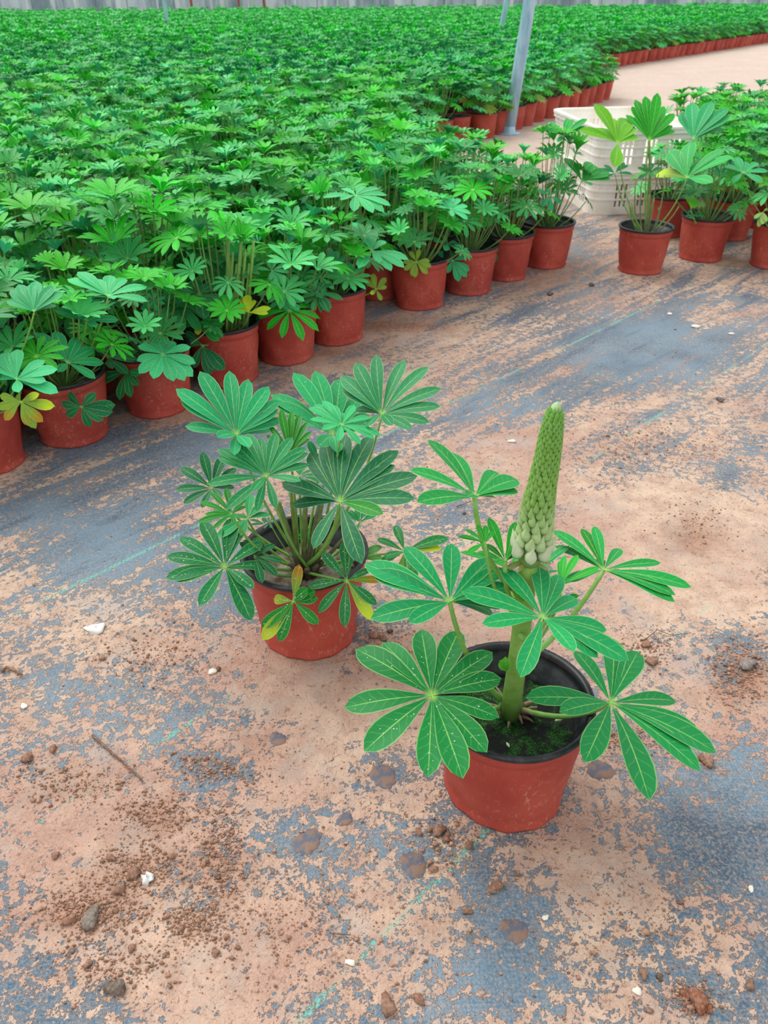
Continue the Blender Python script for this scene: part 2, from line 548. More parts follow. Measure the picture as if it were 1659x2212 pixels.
# damp stains: thin dried splashes lying on the mat
M = NT('damp_stain')
tc = M.n('ShaderNodeTexCoord').outputs['Object']
n1 = M.noise(tc, 60.0, 5.0, 0.65)
M.l(M.mix(M.step(n1, 0.42, 0.58), lin(84, 92, 108), lin(132, 104, 88)), M.b.inputs['Base Color'])
M.b.inputs['Roughness'].default_value = 0.6
M.l(M.bump(n1, 0.5, 0.003), M.b.inputs['Normal'])
STAIN = M.m
for i, (px, py, r, lab) in enumerate([
        (828, 1677, 27, 'round damp stain with a blue centre just left of the front red pot'),
        (663, 1818, 27, 'dark brown damp stain left and in front of the front pot'),
        (1297, 1664, 24, 'brown damp stain on the mat right of the front pot'),
        (893, 1868, 26, 'bluish damp stain below and left of the front pot'),
        (745, 1770, 15, 'small faint brown stain up and right of the dark brown stain'),
        (600, 1596, 17, 'small grey-blue stain between the two red pots, lower left'),
        (1110, 2010, 24, 'small dark damp stain near the bottom, above the large bare patch')]):
    c = at(px, py, z=0)
    rad = r * (np.linalg.norm(c - CAM)) / FPX * 1.05
    n = 40
    a = np.arange(n) * 2 * PI / n
    ph = rng.uniform(0, 6, 6)
    rr = rad * (1 + .10 * np.sin(2 * a + ph[0]) + .07 * np.sin(3 * a + ph[1]) + .05 * np.sin(7 * a + ph[2]) + .05 * np.sin(11 * a + ph[3]))
    g = Geo()
    rows = []
    for f, z in ((0.0, .0012), (.5, .0012), (.9, .0011), (1.0, .0002)):
        rows.append(np.stack([f * rr * np.cos(a), f * rr * np.sin(a), np.full(n, z)], -1))
    g.add(np.concatenate(rows), grid_quads(4, n, True))
    o = g.build('damp_stain', STAIN)
    o.location = (c[0], c[1], 0)
    tag(o, lab, 'stain', 'damp stains on the mat')

# ------------------------------------------------------------------ far wall of the house
M = NT('corrugated_wall_panels')
tc = M.n('ShaderNodeTexCoord').outputs['Object']
sp = M.n('ShaderNodeSeparateXYZ')
M.l(tc, sp.inputs[0])
n1 = M.noise(M.mapping(tc, scale=(1, 1, .25)), 1.3, 5.0, 0.7)
n2 = M.noise(M.mapping(tc, scale=(3, 1, .3)), 1.0, 2.0)
col = M.mix(M.step(n1, 0.35, 0.65), lin(120, 138, 150), lin(196, 206, 214))
fr = M.math('FRACT', M.math('MULTIPLY', sp.outputs[0], 1.1))
col = M.mix(M.step(fr, 0.0, 0.06, 0.8, 0.0), col, lin(86, 98, 108))
col = M.mix(M.step(n2, 0.56, 0.62, 0.0, 0.7), col, lin(224, 230, 234))
M.l(col, M.b.inputs['Base Color'])
M.b.inputs['Roughness'].default_value = 0.6
WALL = M.m
g = Geo()
n = 400
x = np.linspace(-22, 22, n)
yy = .03 * np.sin(x * 14)
Vw = np.concatenate([np.stack([x, yy, np.full(n, z)], -1) for z in (0, 2.4)] + [np.stack([x, yy + .12, np.full(n, z)], -1) for z in (2.4, 0)])
g.add(Vw, grid_quads(4, n))
wall = g.build('wall_back', WALL)
wall.location = (0, 27.5, 0)
wall['kind'] = 'structure'


def post(name, p0, p1, r, label, cat, col=None, mat=None, group=None):
    p0, p1 = np.asarray(p0, float), np.asarray(p1, float)
    t = empty(name, tuple(p0), label, cat, group)
    g = Geo()
    L = p1 - p0
    tube(g, [L * k for k in np.linspace(0, 1, 6)], r, 20, 0, col or (1, 1, 1))
    g.build('pole', mat or STEEL, t)
    g = Geo()
    lathe(g, [(0, .0), (r * 2.0, 0), (r * 2.0, .008), (r * 1.15, .012), (r * 1.1, .05), (r * .9, .052)], 20)
    g.build('base_flange', mat or STEEL, t)
    return t


d = at(1145, 0, Y=6.41) - at(1098, 290, Y=6.41)
b0 = at(1098, 289, z=0)
post('support_post', b0, b0 + d * 2.6, .043, 'thick pale grey steel post leaning right behind the first bed of pots', 'post')
b0 = at(1083, 62, z=.4); d = norm(at(1095, 0, Y=b0[1]) - b0)
b0 = b0 - d * .4 / d[2]; b0[2] = 0
post('support_post', b0, b0 + d * 2.6, .036, 'thin pale steel post far back, just left of the thick leaning post', 'post')
b0 = at(360, 52, z=.4); b0[2] = 0
post('support_post', b0, b0 + np.array([.05, 0, 2.6]), .033, 'thin upright pale post far back in the left part of the field', 'post')
for px, cc, lab, r in ((415, lin(196, 92, 70), 'thin rusty orange pipe at the back wall, leftmost of three', .03), (517, lin(206, 92, 66), 'thin orange pipe at the back wall beside the white frame', .028),
                       (571, lin(186, 84, 66), 'thin rust red pipe at the back wall, rightmost of three', .03)):
    b0 = at(px, 20, Y=26.9); b0[2] = 0
    g = Geo()
    tube(g, [(0, 0, 0), (0, 0, 1.2), (0, 0, 2.3)], r, 10, 0, cc)
    o = g.build('orange_pipe', BITM)
    o.location = b0
    tag(o, lab, 'pipe', 'orange pipes at the back wall')
b0 = at(520, 20, Y=26.7); b0[2] = 0
fr_ = empty('pipe_arch', tuple(b0), 'white pipe frame standing before the back wall around the orange pipe', 'frame')
for sx in (-1, 1):
    g = Geo(); tube(g, [(sx * .38, 0, 0), (sx * .36, 0, 2.2)], .03, 10, 0, lin(226, 232, 236)); g.build('upright', BITM, fr_)
g = Geo(); tube(g, [(-.36, 0, 2.2), (.36, 0, 2.2)], .03, 10, 0, lin(226, 232, 236)); g.build('crossbar', BITM, fr_)


# ------------------------------------------------------------------ leaves
def leaflet(g, base, tip, nrm, wr=.26, nl=8, nw=4, tint=(0, .3, .15), tiptint=None, fold=.16, arch=.05, mat=0, blunt=.5, flip=1):
    base, tip = np.asarray(base, float), np.asarray(tip, float)
    L = np.linalg.norm(tip - base)
    ax = (tip - base) / max(L, 1e-6)
    side = norm(np.cross(nrm, ax)) * flip
    n2 = norm(np.cross(ax, side)) * flip
    if n2 @ nrm < 0:
        n2 = -n2
    v = np.linspace(0, 1, nl + 1)
    v = 1 - (1 - v) ** 1.12
    prof = (v ** 1.25) * np.clip(1 - v ** 2.3, 0, 1) ** .72
    prof = prof / prof.max()
    prof = np.maximum(prof, .035 * (1 - v))
    hw = prof * wr * L * .5
    u = np.linspace(-1, 1, nw + 1)
    mid = base + v[:, None] * (tip - base) + (arch * L * np.sin(PI * v))[:, None] * n2
    P = mid[:, None, :] + (hw[:, None] * u[None, :])[..., None] * side + (fold * hw[:, None] * np.abs(u)[None, :] ** 1.3)[..., None] * n2
    UV = np.stack([np.tile(u, (nl + 1, 1)), np.tile(v[:, None], (1, nw + 1))], -1)
    T = np.tile(np.asarray(tint, float), ((nl + 1) * (nw + 1), 1))
    if tiptint is not None:
        f = np.clip((UV[..., 1].ravel() - .45) / .4, 0, 1)[:, None]
        T = T * (1 - f) + np.asarray(tiptint) * f
    g.add(P, grid_quads(nl + 1, nw + 1), mat, UV.reshape(-1, 2), T)


def lump(g, c, s, tint, seed, flat=.6, n=8, m=6, k=1.0):
    r_ = np.random.default_rng(seed)
    rows = []
    ph = r_.uniform(0, 6, 4)
    for i in range(m + 1):
        th = PI * i / m
        a = np.arange(n) * 2 * PI / n
        rad = s * (1 + k * (.25 * np.sin(2 * a + ph[0] + th) + .18 * np.sin(3 * a + ph[1] - 2 * th) + r_.uniform(-.16, .16, n)))
        rows.append(np.stack([rad * math.sin(th) * np.cos(a), rad * math.sin(th) * np.sin(a) * .8, s * flat * math.cos(th) + 0 * a + s * flat * .75], -1))
    g.add(np.concatenate(rows) + np.asarray(c), grid_quads(m + 1, n, True), 0, None, tint)


def fit_leaf(c, tips, bias=None):
    """3D tips of a palmate leaf from its photographed outline: one plane whose leaflets come out near-equal in length"""
    c = np.asarray(c)
    D = np.array([norm(ray(*t)) for t in tips])
    view = norm(CAM - c)
    out = np.array([c[0], c[1], 0]) * 0
    n0 = norm(np.array([0, 0, 1.0]) * 1.0 + view * .45) if bias is None else norm(bias)
    best = None
    e1 = norm(np.cross(n0, [1, .1, 0])); e2 = np.cross(n0, e1)
    for r in np.linspace(0, 1.1, 8):
        for a in np.linspace(0, 2 * PI, 16, endpoint=False):
            n = norm(n0 * math.cos(r) + (e1 * math.cos(a) + e2 * math.sin(a)) * math.sin(r))
            if n @ view < .3:
                continue
            den = D @ n
            t = ((c - CAM) @ n) / np.where(np.abs(den) < .05, -.05, den)
            P = CAM + t[:, None] * D
            Ls = np.linalg.norm(P - c, axis=1)
            med = np.median(Ls)
            cost = np.mean(np.minimum(np.abs(np.log(Ls / med)), 1.2)) + .28 * r * r
            if best is None or cost < best[0]:
                best = (cost, n, t, med)
    _, n, t, med = best
    b = D @ (c - CAM)
    dist2 = ((CAM + b[:, None] * D - c) ** 2).sum(1)
    L0 = max(med, math.sqrt(dist2.max()) * .92)
    P = []
    for i in range(len(D)):
        Pp = CAM + t[i] * D[i]
        L = np.clip(np.linalg.norm(Pp - c), .78 * L0, 1.15 * L0)
        disc = L * L - dist2[i]
        if disc <= 0:
            ti = b[i]
        else:
            s = math.sqrt(disc)
            ti = b[i] - s if abs(b[i] - s - t[i]) < abs(b[i] + s - t[i]) else b[i] + s
        P.append(CAM + ti * D[i])
    return n, np.array(P)


TEAL = lin(20, 120, 98)
TEAL_D = lin(16, 100, 80)
TEAL_L = lin(86, 176, 146)
GRN = lin(6, 132, 88)
GRN_L = lin(52, 172, 118)
BRT = lin(12, 122, 24)
OLIVE = lin(150, 150, 70)
YEL = lin(228, 204, 92)
BRN = lin(206, 122, 70)
DARK = lin(22, 110, 78)


def traced_leaf(owner, crop, c, tips, Y, w=.26, tint=TEAL, crown=None, yellow=(), brown=(), bright=(), bias=None,
                drops=0, petiole=True, prad=.0022, ptint=lin(128, 186, 72), bow=.03, arch=.05, label=None, mat=None, fold=.16, nl=9):
    ox, oy, s = crop
    P = [(ox + x * s, oy + y * s) for x, y in tips]
    cc = at(ox + c[0] * s, oy + c[1] * s, Y=Y)
    n, T = fit_leaf(cc, P, bias)
    org = np.array(owner.location)
    g = Geo()
    order = range(len(T))
    for i in order:
        tn = np.array(tint) * rng.uniform(.88, 1.12)
        tt = None
        if i in yellow:
            tt = YEL; tn = np.array(OLIVE)
        if i in brown:
            tt = BRN; tn = np.array(OLIVE)
        if i in bright:
            tn = np.array(BRT)
        # each leaflet lies slightly above or below its neighbour, as they overlap on the plant
        off = n * (.0009 * (i % 3))
        leaflet(g, cc + off * .4, T[i] + off, n, w * rng.uniform(.94, 1.06), nl, 4, tn, tt, fold, arch)
    o = g.build('leaf', mat or LEAF, owner, origin=org)
    if drops:
        gd = Geo()
        for _ in range(drops):
            i = int(rng.integers(len(T)))
            v_ = rng.uniform(.15, .92)
            b0_, t0_ = cc + n * (.0004 * (i % 3)), T[i] + n * (.0009 * (i % 3))
            L_ = np.linalg.norm(t0_ - b0_)
            sd_ = norm(np.cross(n, t0_ - b0_))
            n2_ = norm(np.cross(norm(t0_ - b0_), sd_))
            n2_ = n2_ if n2_ @ n > 0 else -n2_
            u_ = rng.uniform(-.6, .6)
            hw_ = w * L_ * .5 * math.sin(PI * min(v_ * .85, 1)) * .8
            p_ = b0_ + (t0_ - b0_) * v_ + arch * L_ * math.sin(PI * v_) * n2_ + sd_ * u_ * hw_ + n2_ * (fold * hw_ * abs(u_) ** 1.3)
            lump(gd, p_ - np.array([0, 0, .0004]), float(rng.uniform(.0006, .0013)), (1, 1, 1), int(rng.integers(1e6)), .6, 6, 4, 0.1)
        gd.build('water_drops', DROP, o, origin=org)['kind'] = 'stuff'
    if label:
        o['label'] = label
    if petiole and crown is not None:
        g = Geo()
        cr = np.asarray(crown, float)
        midp = (cr * .5 + cc * .5) + np.array([0, 0, -.3 * bow]) + (cc - cr) * np.array([.15, .15, 0]) - n * bow
        pts = bez(cr, midp, cc - n * .001, 10)
        tube(g, pts, np.linspace(prad * 1.25, prad * .8, 10), 7, 0, ptint)
        g.build('petiole', STEM, o, origin=org)
    return o


# ------------------------------------------------------------------ pots
POT_H, POT_R, POT_B = .1635, .1, .0772


def pot_meshes(seed, full=True):
    r_ = np.random.default_rng(seed)
    ph = r_.uniform(0, 6, 12)

    def wr(a, z):
        k = math.exp(-((z - .05) / .05) ** 2)
        return (.0016 * np.sin(3 * a + ph[0] + 20 * z) + .0014 * k * np.sin(7 * a + ph[1] + 60 * z) + .0009 * k * np.sin(13 * a + ph[2] - 90 * z)
                + .0008 * (z < .012) * np.sin(13 * a + ph[3]))
    n = 56 if full else 20
    g = Geo()
    prof = [(0, .004), (.06, .003), (POT_B - .004, .0), (POT_B + .003, .001), (POT_B + .004, .006), (POT_B + .0005, .014), (POT_B + .003, .022)]
    for k in range(1, 8 if full else 3):
        f = k / (8 if full else 3)
        z = .022 + f * (.128 - .022)
        prof.append((POT_B + .003 + (POT_R - .006 - POT_B - .003) * (f ** .92), z))
    prof += [(POT_R - .0075, .134), (POT_R - .0075, .137), (POT_R - .004, .140), (POT_R - .0045, .156), (POT_R - .007, .158)]
    lathe(g, prof, n, 0, wr)
    pot = g
    g = Geo()
    rim = [(POT_R - .0035, .1555), (POT_R + .0005, .1565), (POT_R + .002, .160), (POT_R + .0012, .1632), (POT_R - .003, .1638), (POT_R - .0065, .162),
           (POT_R - .0078, .155), (POT_R - .010, .146), (POT_R - .0135, .1445), (POT_R - .0145, .137), (POT_R - .0175, .1355), (POT_R - .0185, .127),
           (POT_R - .0205, .126), (POT_R - .0215, .110)]
    lathe(g, rim, n, 0)
    return pot, g


def soil_mesh(z=.118, tint=lin(92, 72, 56), seed=0, n=28):
    r_ = np.random.default_rng(seed)
    g = Geo()
    a = np.arange(n) * 2 * PI / n
    rows = []
    for f in np.linspace(0.001, 1, 9):
        rows.append(np.stack([f * .0815 * np.cos(a), f * .0815 * np.sin(a), z + r_.normal(0, .0012, n) + .004 * (1 - f)], -1))
    g.add(np.concatenate(rows), grid_quads(9, n, True), 0, None, tint)
    return g


# ------------------------------------------------------------------ field plants (variants shared by the copies)
def field_plant(seed, nleaf=17, nlf=10, nl=5, nw=2, height=.30, spread=.17, size=.08, stems=True, lm=0, wr=.25, tint_shift=0.0, petn=5, yb=.12):
    r_ = np.random.default_rng(seed)
    g, gs = Geo(), Geo()
    crown = np.array([0, 0, .12])
    ga = 2.39996
    for k in range(nleaf):
        f = (k + .5) / nleaf
        az = k * ga + r_.uniform(-.4, .4)
        rr = spread * math.sqrt(f) * r_.uniform(.75, 1.15)
        hh = .12 + height * (1 - .72 * f ** 1.6) * r_.uniform(.82, 1.08)
        c = np.array([rr * math.cos(az), rr * math.sin(az), hh])
        tilt = .05 + .5 * f + r_.uniform(-.15, .2)
        out = np.array([math.cos(az), math.sin(az), 0])
        n = norm(np.array([0, 0, 1]) * math.cos(tilt) + out * math.sin(tilt))
        L = size * r_.uniform(.62, 1.12) * (1.0 if f > .15 else .75)
        cup = r_.uniform(.1, .95) if f < .7 else r_.uniform(-.25, .4)
        e1 = norm(np.cross(n, [0.3, 1, .1])); e2 = np.cross(n, e1)
        m = nlf + r_.integers(-1, 2)
        b = r_.uniform(0, 1)
        base = np.array(lin(22, 116, 74)) * (1 - b) + np.array(lin(112, 202, 160)) * b  # pale end of the leaf tint has bright top highlights painted in
        if r_.random() < .42:
            base = np.array(lin(60, 170, 46)) * r_.uniform(.8, 1.15)
        if f < .3 and r_.random() < .6:
            base = base * np.array([1.25, 1.18, .85])
        if f > .85 and r_.random() < yb:
            base = np.array(OLIVE)
        ph = r_.uniform(0, 6)
        for j in range(m):
            a = ph + j * 2 * PI / m + r_.uniform(-.06, .06)
            dd = norm((e1 * math.cos(a) + e2 * math.sin(a)) * math.cos(cup) + n * math.sin(cup))
            tip = c + dd * L * r_.uniform(.85, 1.08) - np.array([0, 0, .1 * L])
            leaflet(g, c, tip, n, wr, nl, nw, base * r_.uniform(.88, 1.12), None, .22, .07, lm)
        if stems:
            cr = crown + out * .012 * r_.uniform(0, 1)
            pts = bez(cr, (cr + c) / 2 + out * .02 + np.array([0, 0, -.02]), c - n * .001, petn)
            tube(gs, pts, np.linspace(.0032, .0017, petn), 5 if nw > 1 else 3, lm + 1 if lm else 0, lin(112, 146, 66), lin(132, 176, 84), cap=False)
    return g, gs


def instance(root_children, name, loc, rz, s, label, group, sz=None):
    t = empty(name, loc, label, 'plant', group)
    t.rotation_euler = (0, 0, rz)
    for ch, sub in root_children:
        c = ch.copy()
        C.objects.link(c)
        c.parent = t
        if s and ch.name.split('.')[0] in ('foliage', 'stems'):
            c.scale = (s, s, s * (sz or 1))
            c.location = (0, 0, .12 * (1 - s * (sz or 1)))
        for x_ in sub:
            d_ = x_.copy()
            C.objects.link(d_)
            d_.parent = c
    return t


e_al = np.array([.70, .714])
e_ac = np.array([-.714, .70])


def from_q(al, ac):
    M2 = np.linalg.inv(np.array([e_al, e_ac]))
    return M2 @ np.array([al, ac])


protos = []
N_VAR = 8
for k in range(N_VAR):
    pg, rg = pot_meshes(100 + k, full=(k < 4))
    pot = pg.build('pot', POT)
    rim = rg.build('rim', RIM)
    so2 = soil_mesh(.118, lin(86, 68, 54), k).build('soil', SOILM)
    fg, sg = field_plant(300 + k, nleaf=[22, 24, 21, 23, 26, 20, 24, 22][k], nl=5, nw=2 if k > 3 else 4, height=[.27, .30, .24, .31, .28, .33, .26, .30][k],
                         spread=[.15, .16, .17, .14, .16, .15, .17, .16][k], nlf=11, size=[.08, .073, .085, .075, .07, .08, .075, .085][k])
    fo = fg.build('foliage', LEAF)
    st = sg.build('stems', STEM)
    protos.append([(pot, [rim]), (so2, []), (fo, []), (st, [])])

placed = []


def potted(k, x, y, rz, s, label, group, name='potted_lupin', sz=None):
    placed.append((x, y))
    return instance(protos[k % N_VAR], name, (float(x), float(y), 0), rz, s, label, group, sz)


# front row beside the path, exactly where the pots stand
front = [(-15, 1030), (170, 966), (349, 903), (497, 838), (620, 790), (727, 748), (905, 672), (1010, 640), (1088, 609), (1175, 582)]
front_lab = [
    'potted lupin cut by the left picture edge, at the near end of the front row',
    'second potted lupin of the front row, small drooping leaf hanging over its red pot',
    'third potted lupin of the front row, one big pale leaf spread over its rim',
    'fourth potted lupin of the front row, bare black rim showing on its right',
    'fifth potted lupin of the front row, wrinkled red pot right of the thick green stems',
    'sixth potted lupin of the front row, with withered leaves on its right side',
    'seventh potted lupin of the front row, an olive yellow leaf over its rim',
    'eighth potted lupin of the front row, with pale teal leaves hanging over its left side',
    'ninth potted lupin of the front row, second from the far end',
    'last potted lupin at the far end of the front row, near the white crates']
fr_things = []
for i, (px, py) in enumerate(front):
    gpt = at(px, py, z=0)
    dd = norm(gpt[:2])
    x0, y0 = gpt[:2] + dd * .0772
    t = potted([0, 2, 1, 3, 2, 0, 1, 3, 0, 1][i], x0, y0, rng.uniform(0, 6.28), [.98, .92, .9, 1.0, .95, .9, .9, .95, .95, .78][i], front_lab[i],
               'front row of potted lupins beside the path', sz=[1, .95, .85, 1.05, .95, .9, .9, .95, 1.1, 1.5][i])
    fr_things.append(t)

# thick pale shoots rising from the fourth pot
for j in range(7):
    t = fr_things[3]
    lc = np.array(t.location)
    p1_ = at(494 + j * 9, 520 + (j % 3) * 25, Y=lc[1] + .02)
    p0_ = lc + np.array([(j - 3) * .010 + .03, 0, .12])
    g = Geo()
    tube(g, bez(p0_, (p0_ + p1_) / 2, p1_, 6), np.linspace(.005, .0035, 6), 8, 0, lin(128, 168, 80), lin(140, 196, 84))
    o_ = g.build('shoot', STEM, t, origin=lc)
    o_.rotation_euler.z = -t.rotation_euler.z

# right-hand group behind the path
R_list = [(.978, 3.077), (1.26, 3.235), (1.225, 3.60), (1.475, 3.54), (1.50, 3.13)]
R_lab = ['potted lupin with tall bare stems standing alone on the path before the white crates',
         'bushy potted lupin right beside the lone tall one, small yellow sprout above its rim',
         'potted lupin half hidden behind the lone tall one, against the white crates',
         'potted lupin behind the bushy one, its red pot in deep shade',
         'potted lupin cut by the right edge of the picture, dry pale leaves on its rim']
r_things = []
for i, (x0, y0) in enumerate(R_list):
    t = potted([4, 1, 2, 3, 0][i], x0, y0, rng.uniform(0, 6.28), [.001, .95, .9, .9, 1.0][i] if i else None, R_lab[i], 'group of potted lupins right of the path')
    if i == 0:
        for ch in list(t.children):
            if ch.name.split('.')[0] in ('foliage', 'stems'):
                bpy.data.objects.remove(ch)
    r_things.append(t)
yy_ = 3.52
row = 0
while yy_ < 5.25:
    xl = 1.50 + (yy_ - 3.4) * .17
    xx_ = xl + (.12 if row % 2 else 0) + (.2 if row == 0 else 0)
    while xx_ < .50 * yy_ + .25:
        potted(int(rng.integers(4, 8)), xx_ + rng.uniform(-.02, .02), yy_ + rng.uniform(-.02, .02), rng.uniform(0, 6.28), rng.uniform(.85, 1.05),
               'leafy potted lupin packed among others behind the group right of the path', 'packed lupins at the right edge')
        xx_ += .235
    yy_ += .215
    row += 1


# front edges of the two farther beds
def edge(a, b, n, lab, grp, first=None, last=None):
    for i in range(n):
        f = i / (n - 1)
        p = np.array(a) * (1 - f) + np.array(b) * f + rng.uniform(-.015, .015, 2)
        l_ = first if (i == 0 and first) else last if (i == n - 1 and last) else lab
        potted(int(rng.integers(4, 8)), p[0], p[1], rng.uniform(0, 6.28), rng.uniform(.85, 1.0), l_, grp, sz=.9)


edge((.73, 6.28), (2.08, 8.48), 12, 'potted lupin along the front edge of the second bed, behind the thick steel post', 'edge pots of the second bed',
     'small potted lupin at the left end of the second bed, left of the thick post',
     'potted lupin at the right end of the second bed, seen above the white crates')
edge((2.3, 11.1), (7.0, 16.9), 34, 'small potted lupin along the front edge of the far third bed', 'edge pots of the third bed')


def inside(x, y):
    """the ground covered by the beds"""
    ac = e_ac[0] * x + e_ac[1] * y
    al = e_al[0] * x + e_al[1] * y
    if ac < 1.86:
        return False
    if y > 26.4:
        return False
    # right boundary, piecewise
    if y < 3.45 + .1:
        return al < 2.80 if ac < 2.15 else al < 2.68
    if y < 3.9:
        return x < .62 - (y - 3.5) * .9
    if y < 6.25:
        return x < .12 + max(0, (y - 5.6)) * .75
    if y < 8.5:
        return (x - .73) * (8.48 - 6.28) - (y - 6.28) * (2.08 - .73) < -.22
    if y < 11.1:
        return x < 2.05
    return (x - 2.3) * (16.9 - 11.1) - (y - 11.1) * (7.0 - 2.3) < -.7


def vis(x, y):
    return abs(x) < .50 * (y * math.cos(PITCH) + .9 * .55) + .30


cand = []
for r in range(1, 40):
    ac = 1.777 + r * .195
    for c_ in range(-60, 60):
        al = .527 + c_ * .229 + (r % 2) * .115
        x, y = from_q(al, ac)
        x += rng.uniform(-.018, .018); y += rng.uniform(-.018, .018)
        if y < .9 or y > 11:
            continue
        if inside(x, y) and vis(x, y):
            cand.append((math.hypot(x, y), x, y, r))
cand.sort()
N_IND = 300 - len(placed)
for dd_, x, y, r in cand[:N_IND]:
    words = ['first', 'second', 'third', 'fourth', 'fifth', 'sixth', 'seventh', 'eighth', 'ninth', 'tenth', 'eleventh', 'twelfth', 'thirteenth', 'fourteenth', 'fifteenth', 'sixteenth']
    wd = words[min(r, 15)]
    potted(int(rng.integers(2, 8)), x, y, rng.uniform(0, 6.28), rng.uniform(.88, 1.12), 'leafy lupin in the %s row of pots back from the path edge' % wd,
           'packed lupins in the %s row' % wd, sz=rng.uniform(.9, 1.12))
print('individual pots', len(placed), 'candidates', len(cand))
rest = [(x, y) for _, x, y, r in cand[N_IND:]]

# the remaining field, past the 300 nearest pots: one mass
mid_v, far_v = [], []
for k in range(6):
    g, gs = field_plant(700 + k, nleaf=15, nlf=8, nl=2, nw=2, height=.29, spread=.16, size=.088, lm=0, wr=.34, petn=3)
    A = g.arrays(); mid_v.append(A)
for k in range(6):
    g, gs = field_plant(800 + k, nleaf=15, nlf=6, nl=2, nw=1, height=.27, spread=.18, size=.11, lm=0, wr=.42, stems=False)
    A = g.arrays(); far_v.append(A)
y = 10.9
far_pts = []
while y < 26.4:
    st_ = .22 + .012 * (y - 11)
    x = -(.55 * y + .8)
    while x < .55 * y + .8:
        if inside(x, y) and vis(x, y):
            far_pts.append((x + rng.uniform(-.06, .06), y + rng.uniform(-.06, .06), 1 + .02 * (y - 11)))
        x += st_
    y += st_ * .95
big = Geo()
def scatter(pts, variants):
    for p in pts:
        x, y = p[0], p[1]
        s = rng.uniform(.85, 1.15) * (p[2] if len(p) > 2 else 1)
        Vv, Qv, Mv, Uv, Tv = variants[int(rng.integers(0, len(variants)))]
        a = rng.uniform(0, 6.28)
        k_, l_ = math.cos(a) * s, math.sin(a) * s
        P = np.stack([Vv[:, 0] * k_ - Vv[:, 1] * l_ + x, Vv[:, 0] * l_ + Vv[:, 1] * k_ + y, .12 + (Vv[:, 2] - .12) * rng.uniform(.85, 1.12)], -1)
        tv = rng.uniform(.85, 1.15)
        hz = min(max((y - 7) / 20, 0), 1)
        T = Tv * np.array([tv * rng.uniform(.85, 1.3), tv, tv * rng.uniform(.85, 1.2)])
        T = T * (1 - .5 * hz) + np.array(lin(112, 196, 128)) * .5 * hz  # distance haze painted in: far plants' tint fades to a pale green
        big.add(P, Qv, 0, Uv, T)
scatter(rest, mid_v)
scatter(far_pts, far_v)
# their pots, simple tapered shells
a8 = np.arange(10) * 2 * PI / 10
for p in rest + [q_ for q_ in far_pts if q_[1] < 17]:
    rows = [np.stack([r_ * np.cos(a8) + p[0], r_ * np.sin(a8) + p[1], np.full(10, z)], -1) for r_, z in ((POT_B, 0), (POT_R, .16))]
    big.add(np.concatenate(rows), grid_quads(2, 10, True), 1)
    rows = [np.stack([r_ * np.cos(a8) + p[0], r_ * np.sin(a8) + p[1], np.full(10, z)], -1) for r_, z in ((POT_R + .002, .16), (.08, .13), (.001, .12))]
    big.add(np.concatenate(rows), grid_quads(3, 10, True), 2)
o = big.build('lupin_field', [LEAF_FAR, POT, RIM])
tag(o, 'dense green mass of potted lupins filling the beds back to the wall', 'plants', None, 'stuff')
print('field verts', big.n, 'rest', len(rest), 'far', len(far_pts))

# ------------------------------------------------------------------ leaves traced on the front row and right group
K = {
    'C1': (370, 760, .18083), 'C2': (580, 760, .22905), 'C3': (350, 960, .18083), 'C4': (560, 920, .217), 'C5': (540, 1140, .26522),
    'D1': (780, 930, .21097), 'D2': (1090, 860, .25919), 'D3': (780, 1150, .36166), 'D4': (730, 1330, .24111), 'D5': (1100, 1370, .27728),
    'D6': (960, 1090, .20494), 'D7': (1160, 170, .18083), 'E1': (0, 700, .18083), 'E2': (0, 440, .24111), 'F3': (300, 560, .24111), 'G4': (680, 400, .24111),
    'H': (1300, 300, .2164), 'J': (1360, 60, .18023)}
FT = lin(56, 152, 130)
FD = lin(30, 116, 94)
FG = lin(52, 154, 92)
FL = lin(90, 184, 162)


def row_leaf(i, crop, c, tips, dy=-.10, w=.30, tint=FT, things=None, **kw):
    t = (things or fr_things)[i]
    loc = np.array(t.location)
    o_rot = t.rotation_euler.z
    if abs(o_rot) > 1e-6:          # traced leaves are laid out in world axes
        t.rotation_euler.z = 0
        for ch in t.children:
            ch.rotation_euler.z += o_rot
    return traced_leaf(t, K[crop], c, tips, loc[1] + dy, w, tint, crown=loc + np.array([rng.uniform(-.01, .01), rng.uniform(-.01, .01), .12]), nl=7, **kw)


row_leaf(0, 'E1', (200, 665), [(20, 350), (210, 305), (540, 440), (690, 540), (555, 690), (700, 830), (225, 820), (-40, 640), (-60, 500)], -.10, .36, FL)
row_leaf(0, 'E1', (250, 925), [(470, 830), (660, 980), (520, 1170), (430, 1250), (350, 1220), (60, 1150), (-30, 1000), (0, 850), (230, 820)], -.13, .34, OLIVE, yellow=(0, 1), brown=(2, 4, 5), bias=(0, -1, .5), label='withered olive brown leaf')
row_leaf(0, 'E2', (305, 970), [(95, 770), (165, 725), (270, 730), (325, 690), (385, 740), (480, 740), (560, 790), (500, 910), (60, 875)], -.02, .30, FT)
row_leaf(1, 'E1', (805, 465), [(430, 100), (660, 85), (930, 165), (1120, 290), (1240, 470), (1140, 660), (690, 575), (415, 275)], -.08, .32, FT)
row_leaf(1, 'E1', (970, 985), [(1380, 965), (1350, 1050), (1240, 1150), (1080, 1230), (800, 1095), (735, 945), (820, 820), (1150, 820)], -.125, .36, FD, bias=(0, -1, .4), bow=-.03, ptint=lin(150, 128, 110), prad=.0016)
row_leaf(2, 'E1', (1285, 405), [(1025, 170), (1080, 125), (1270, 45), (1450, 115), (1650, 330), (1655, 440), (1530, 600), (1350, 540), (1090, 330)], -.09, .32, FD)
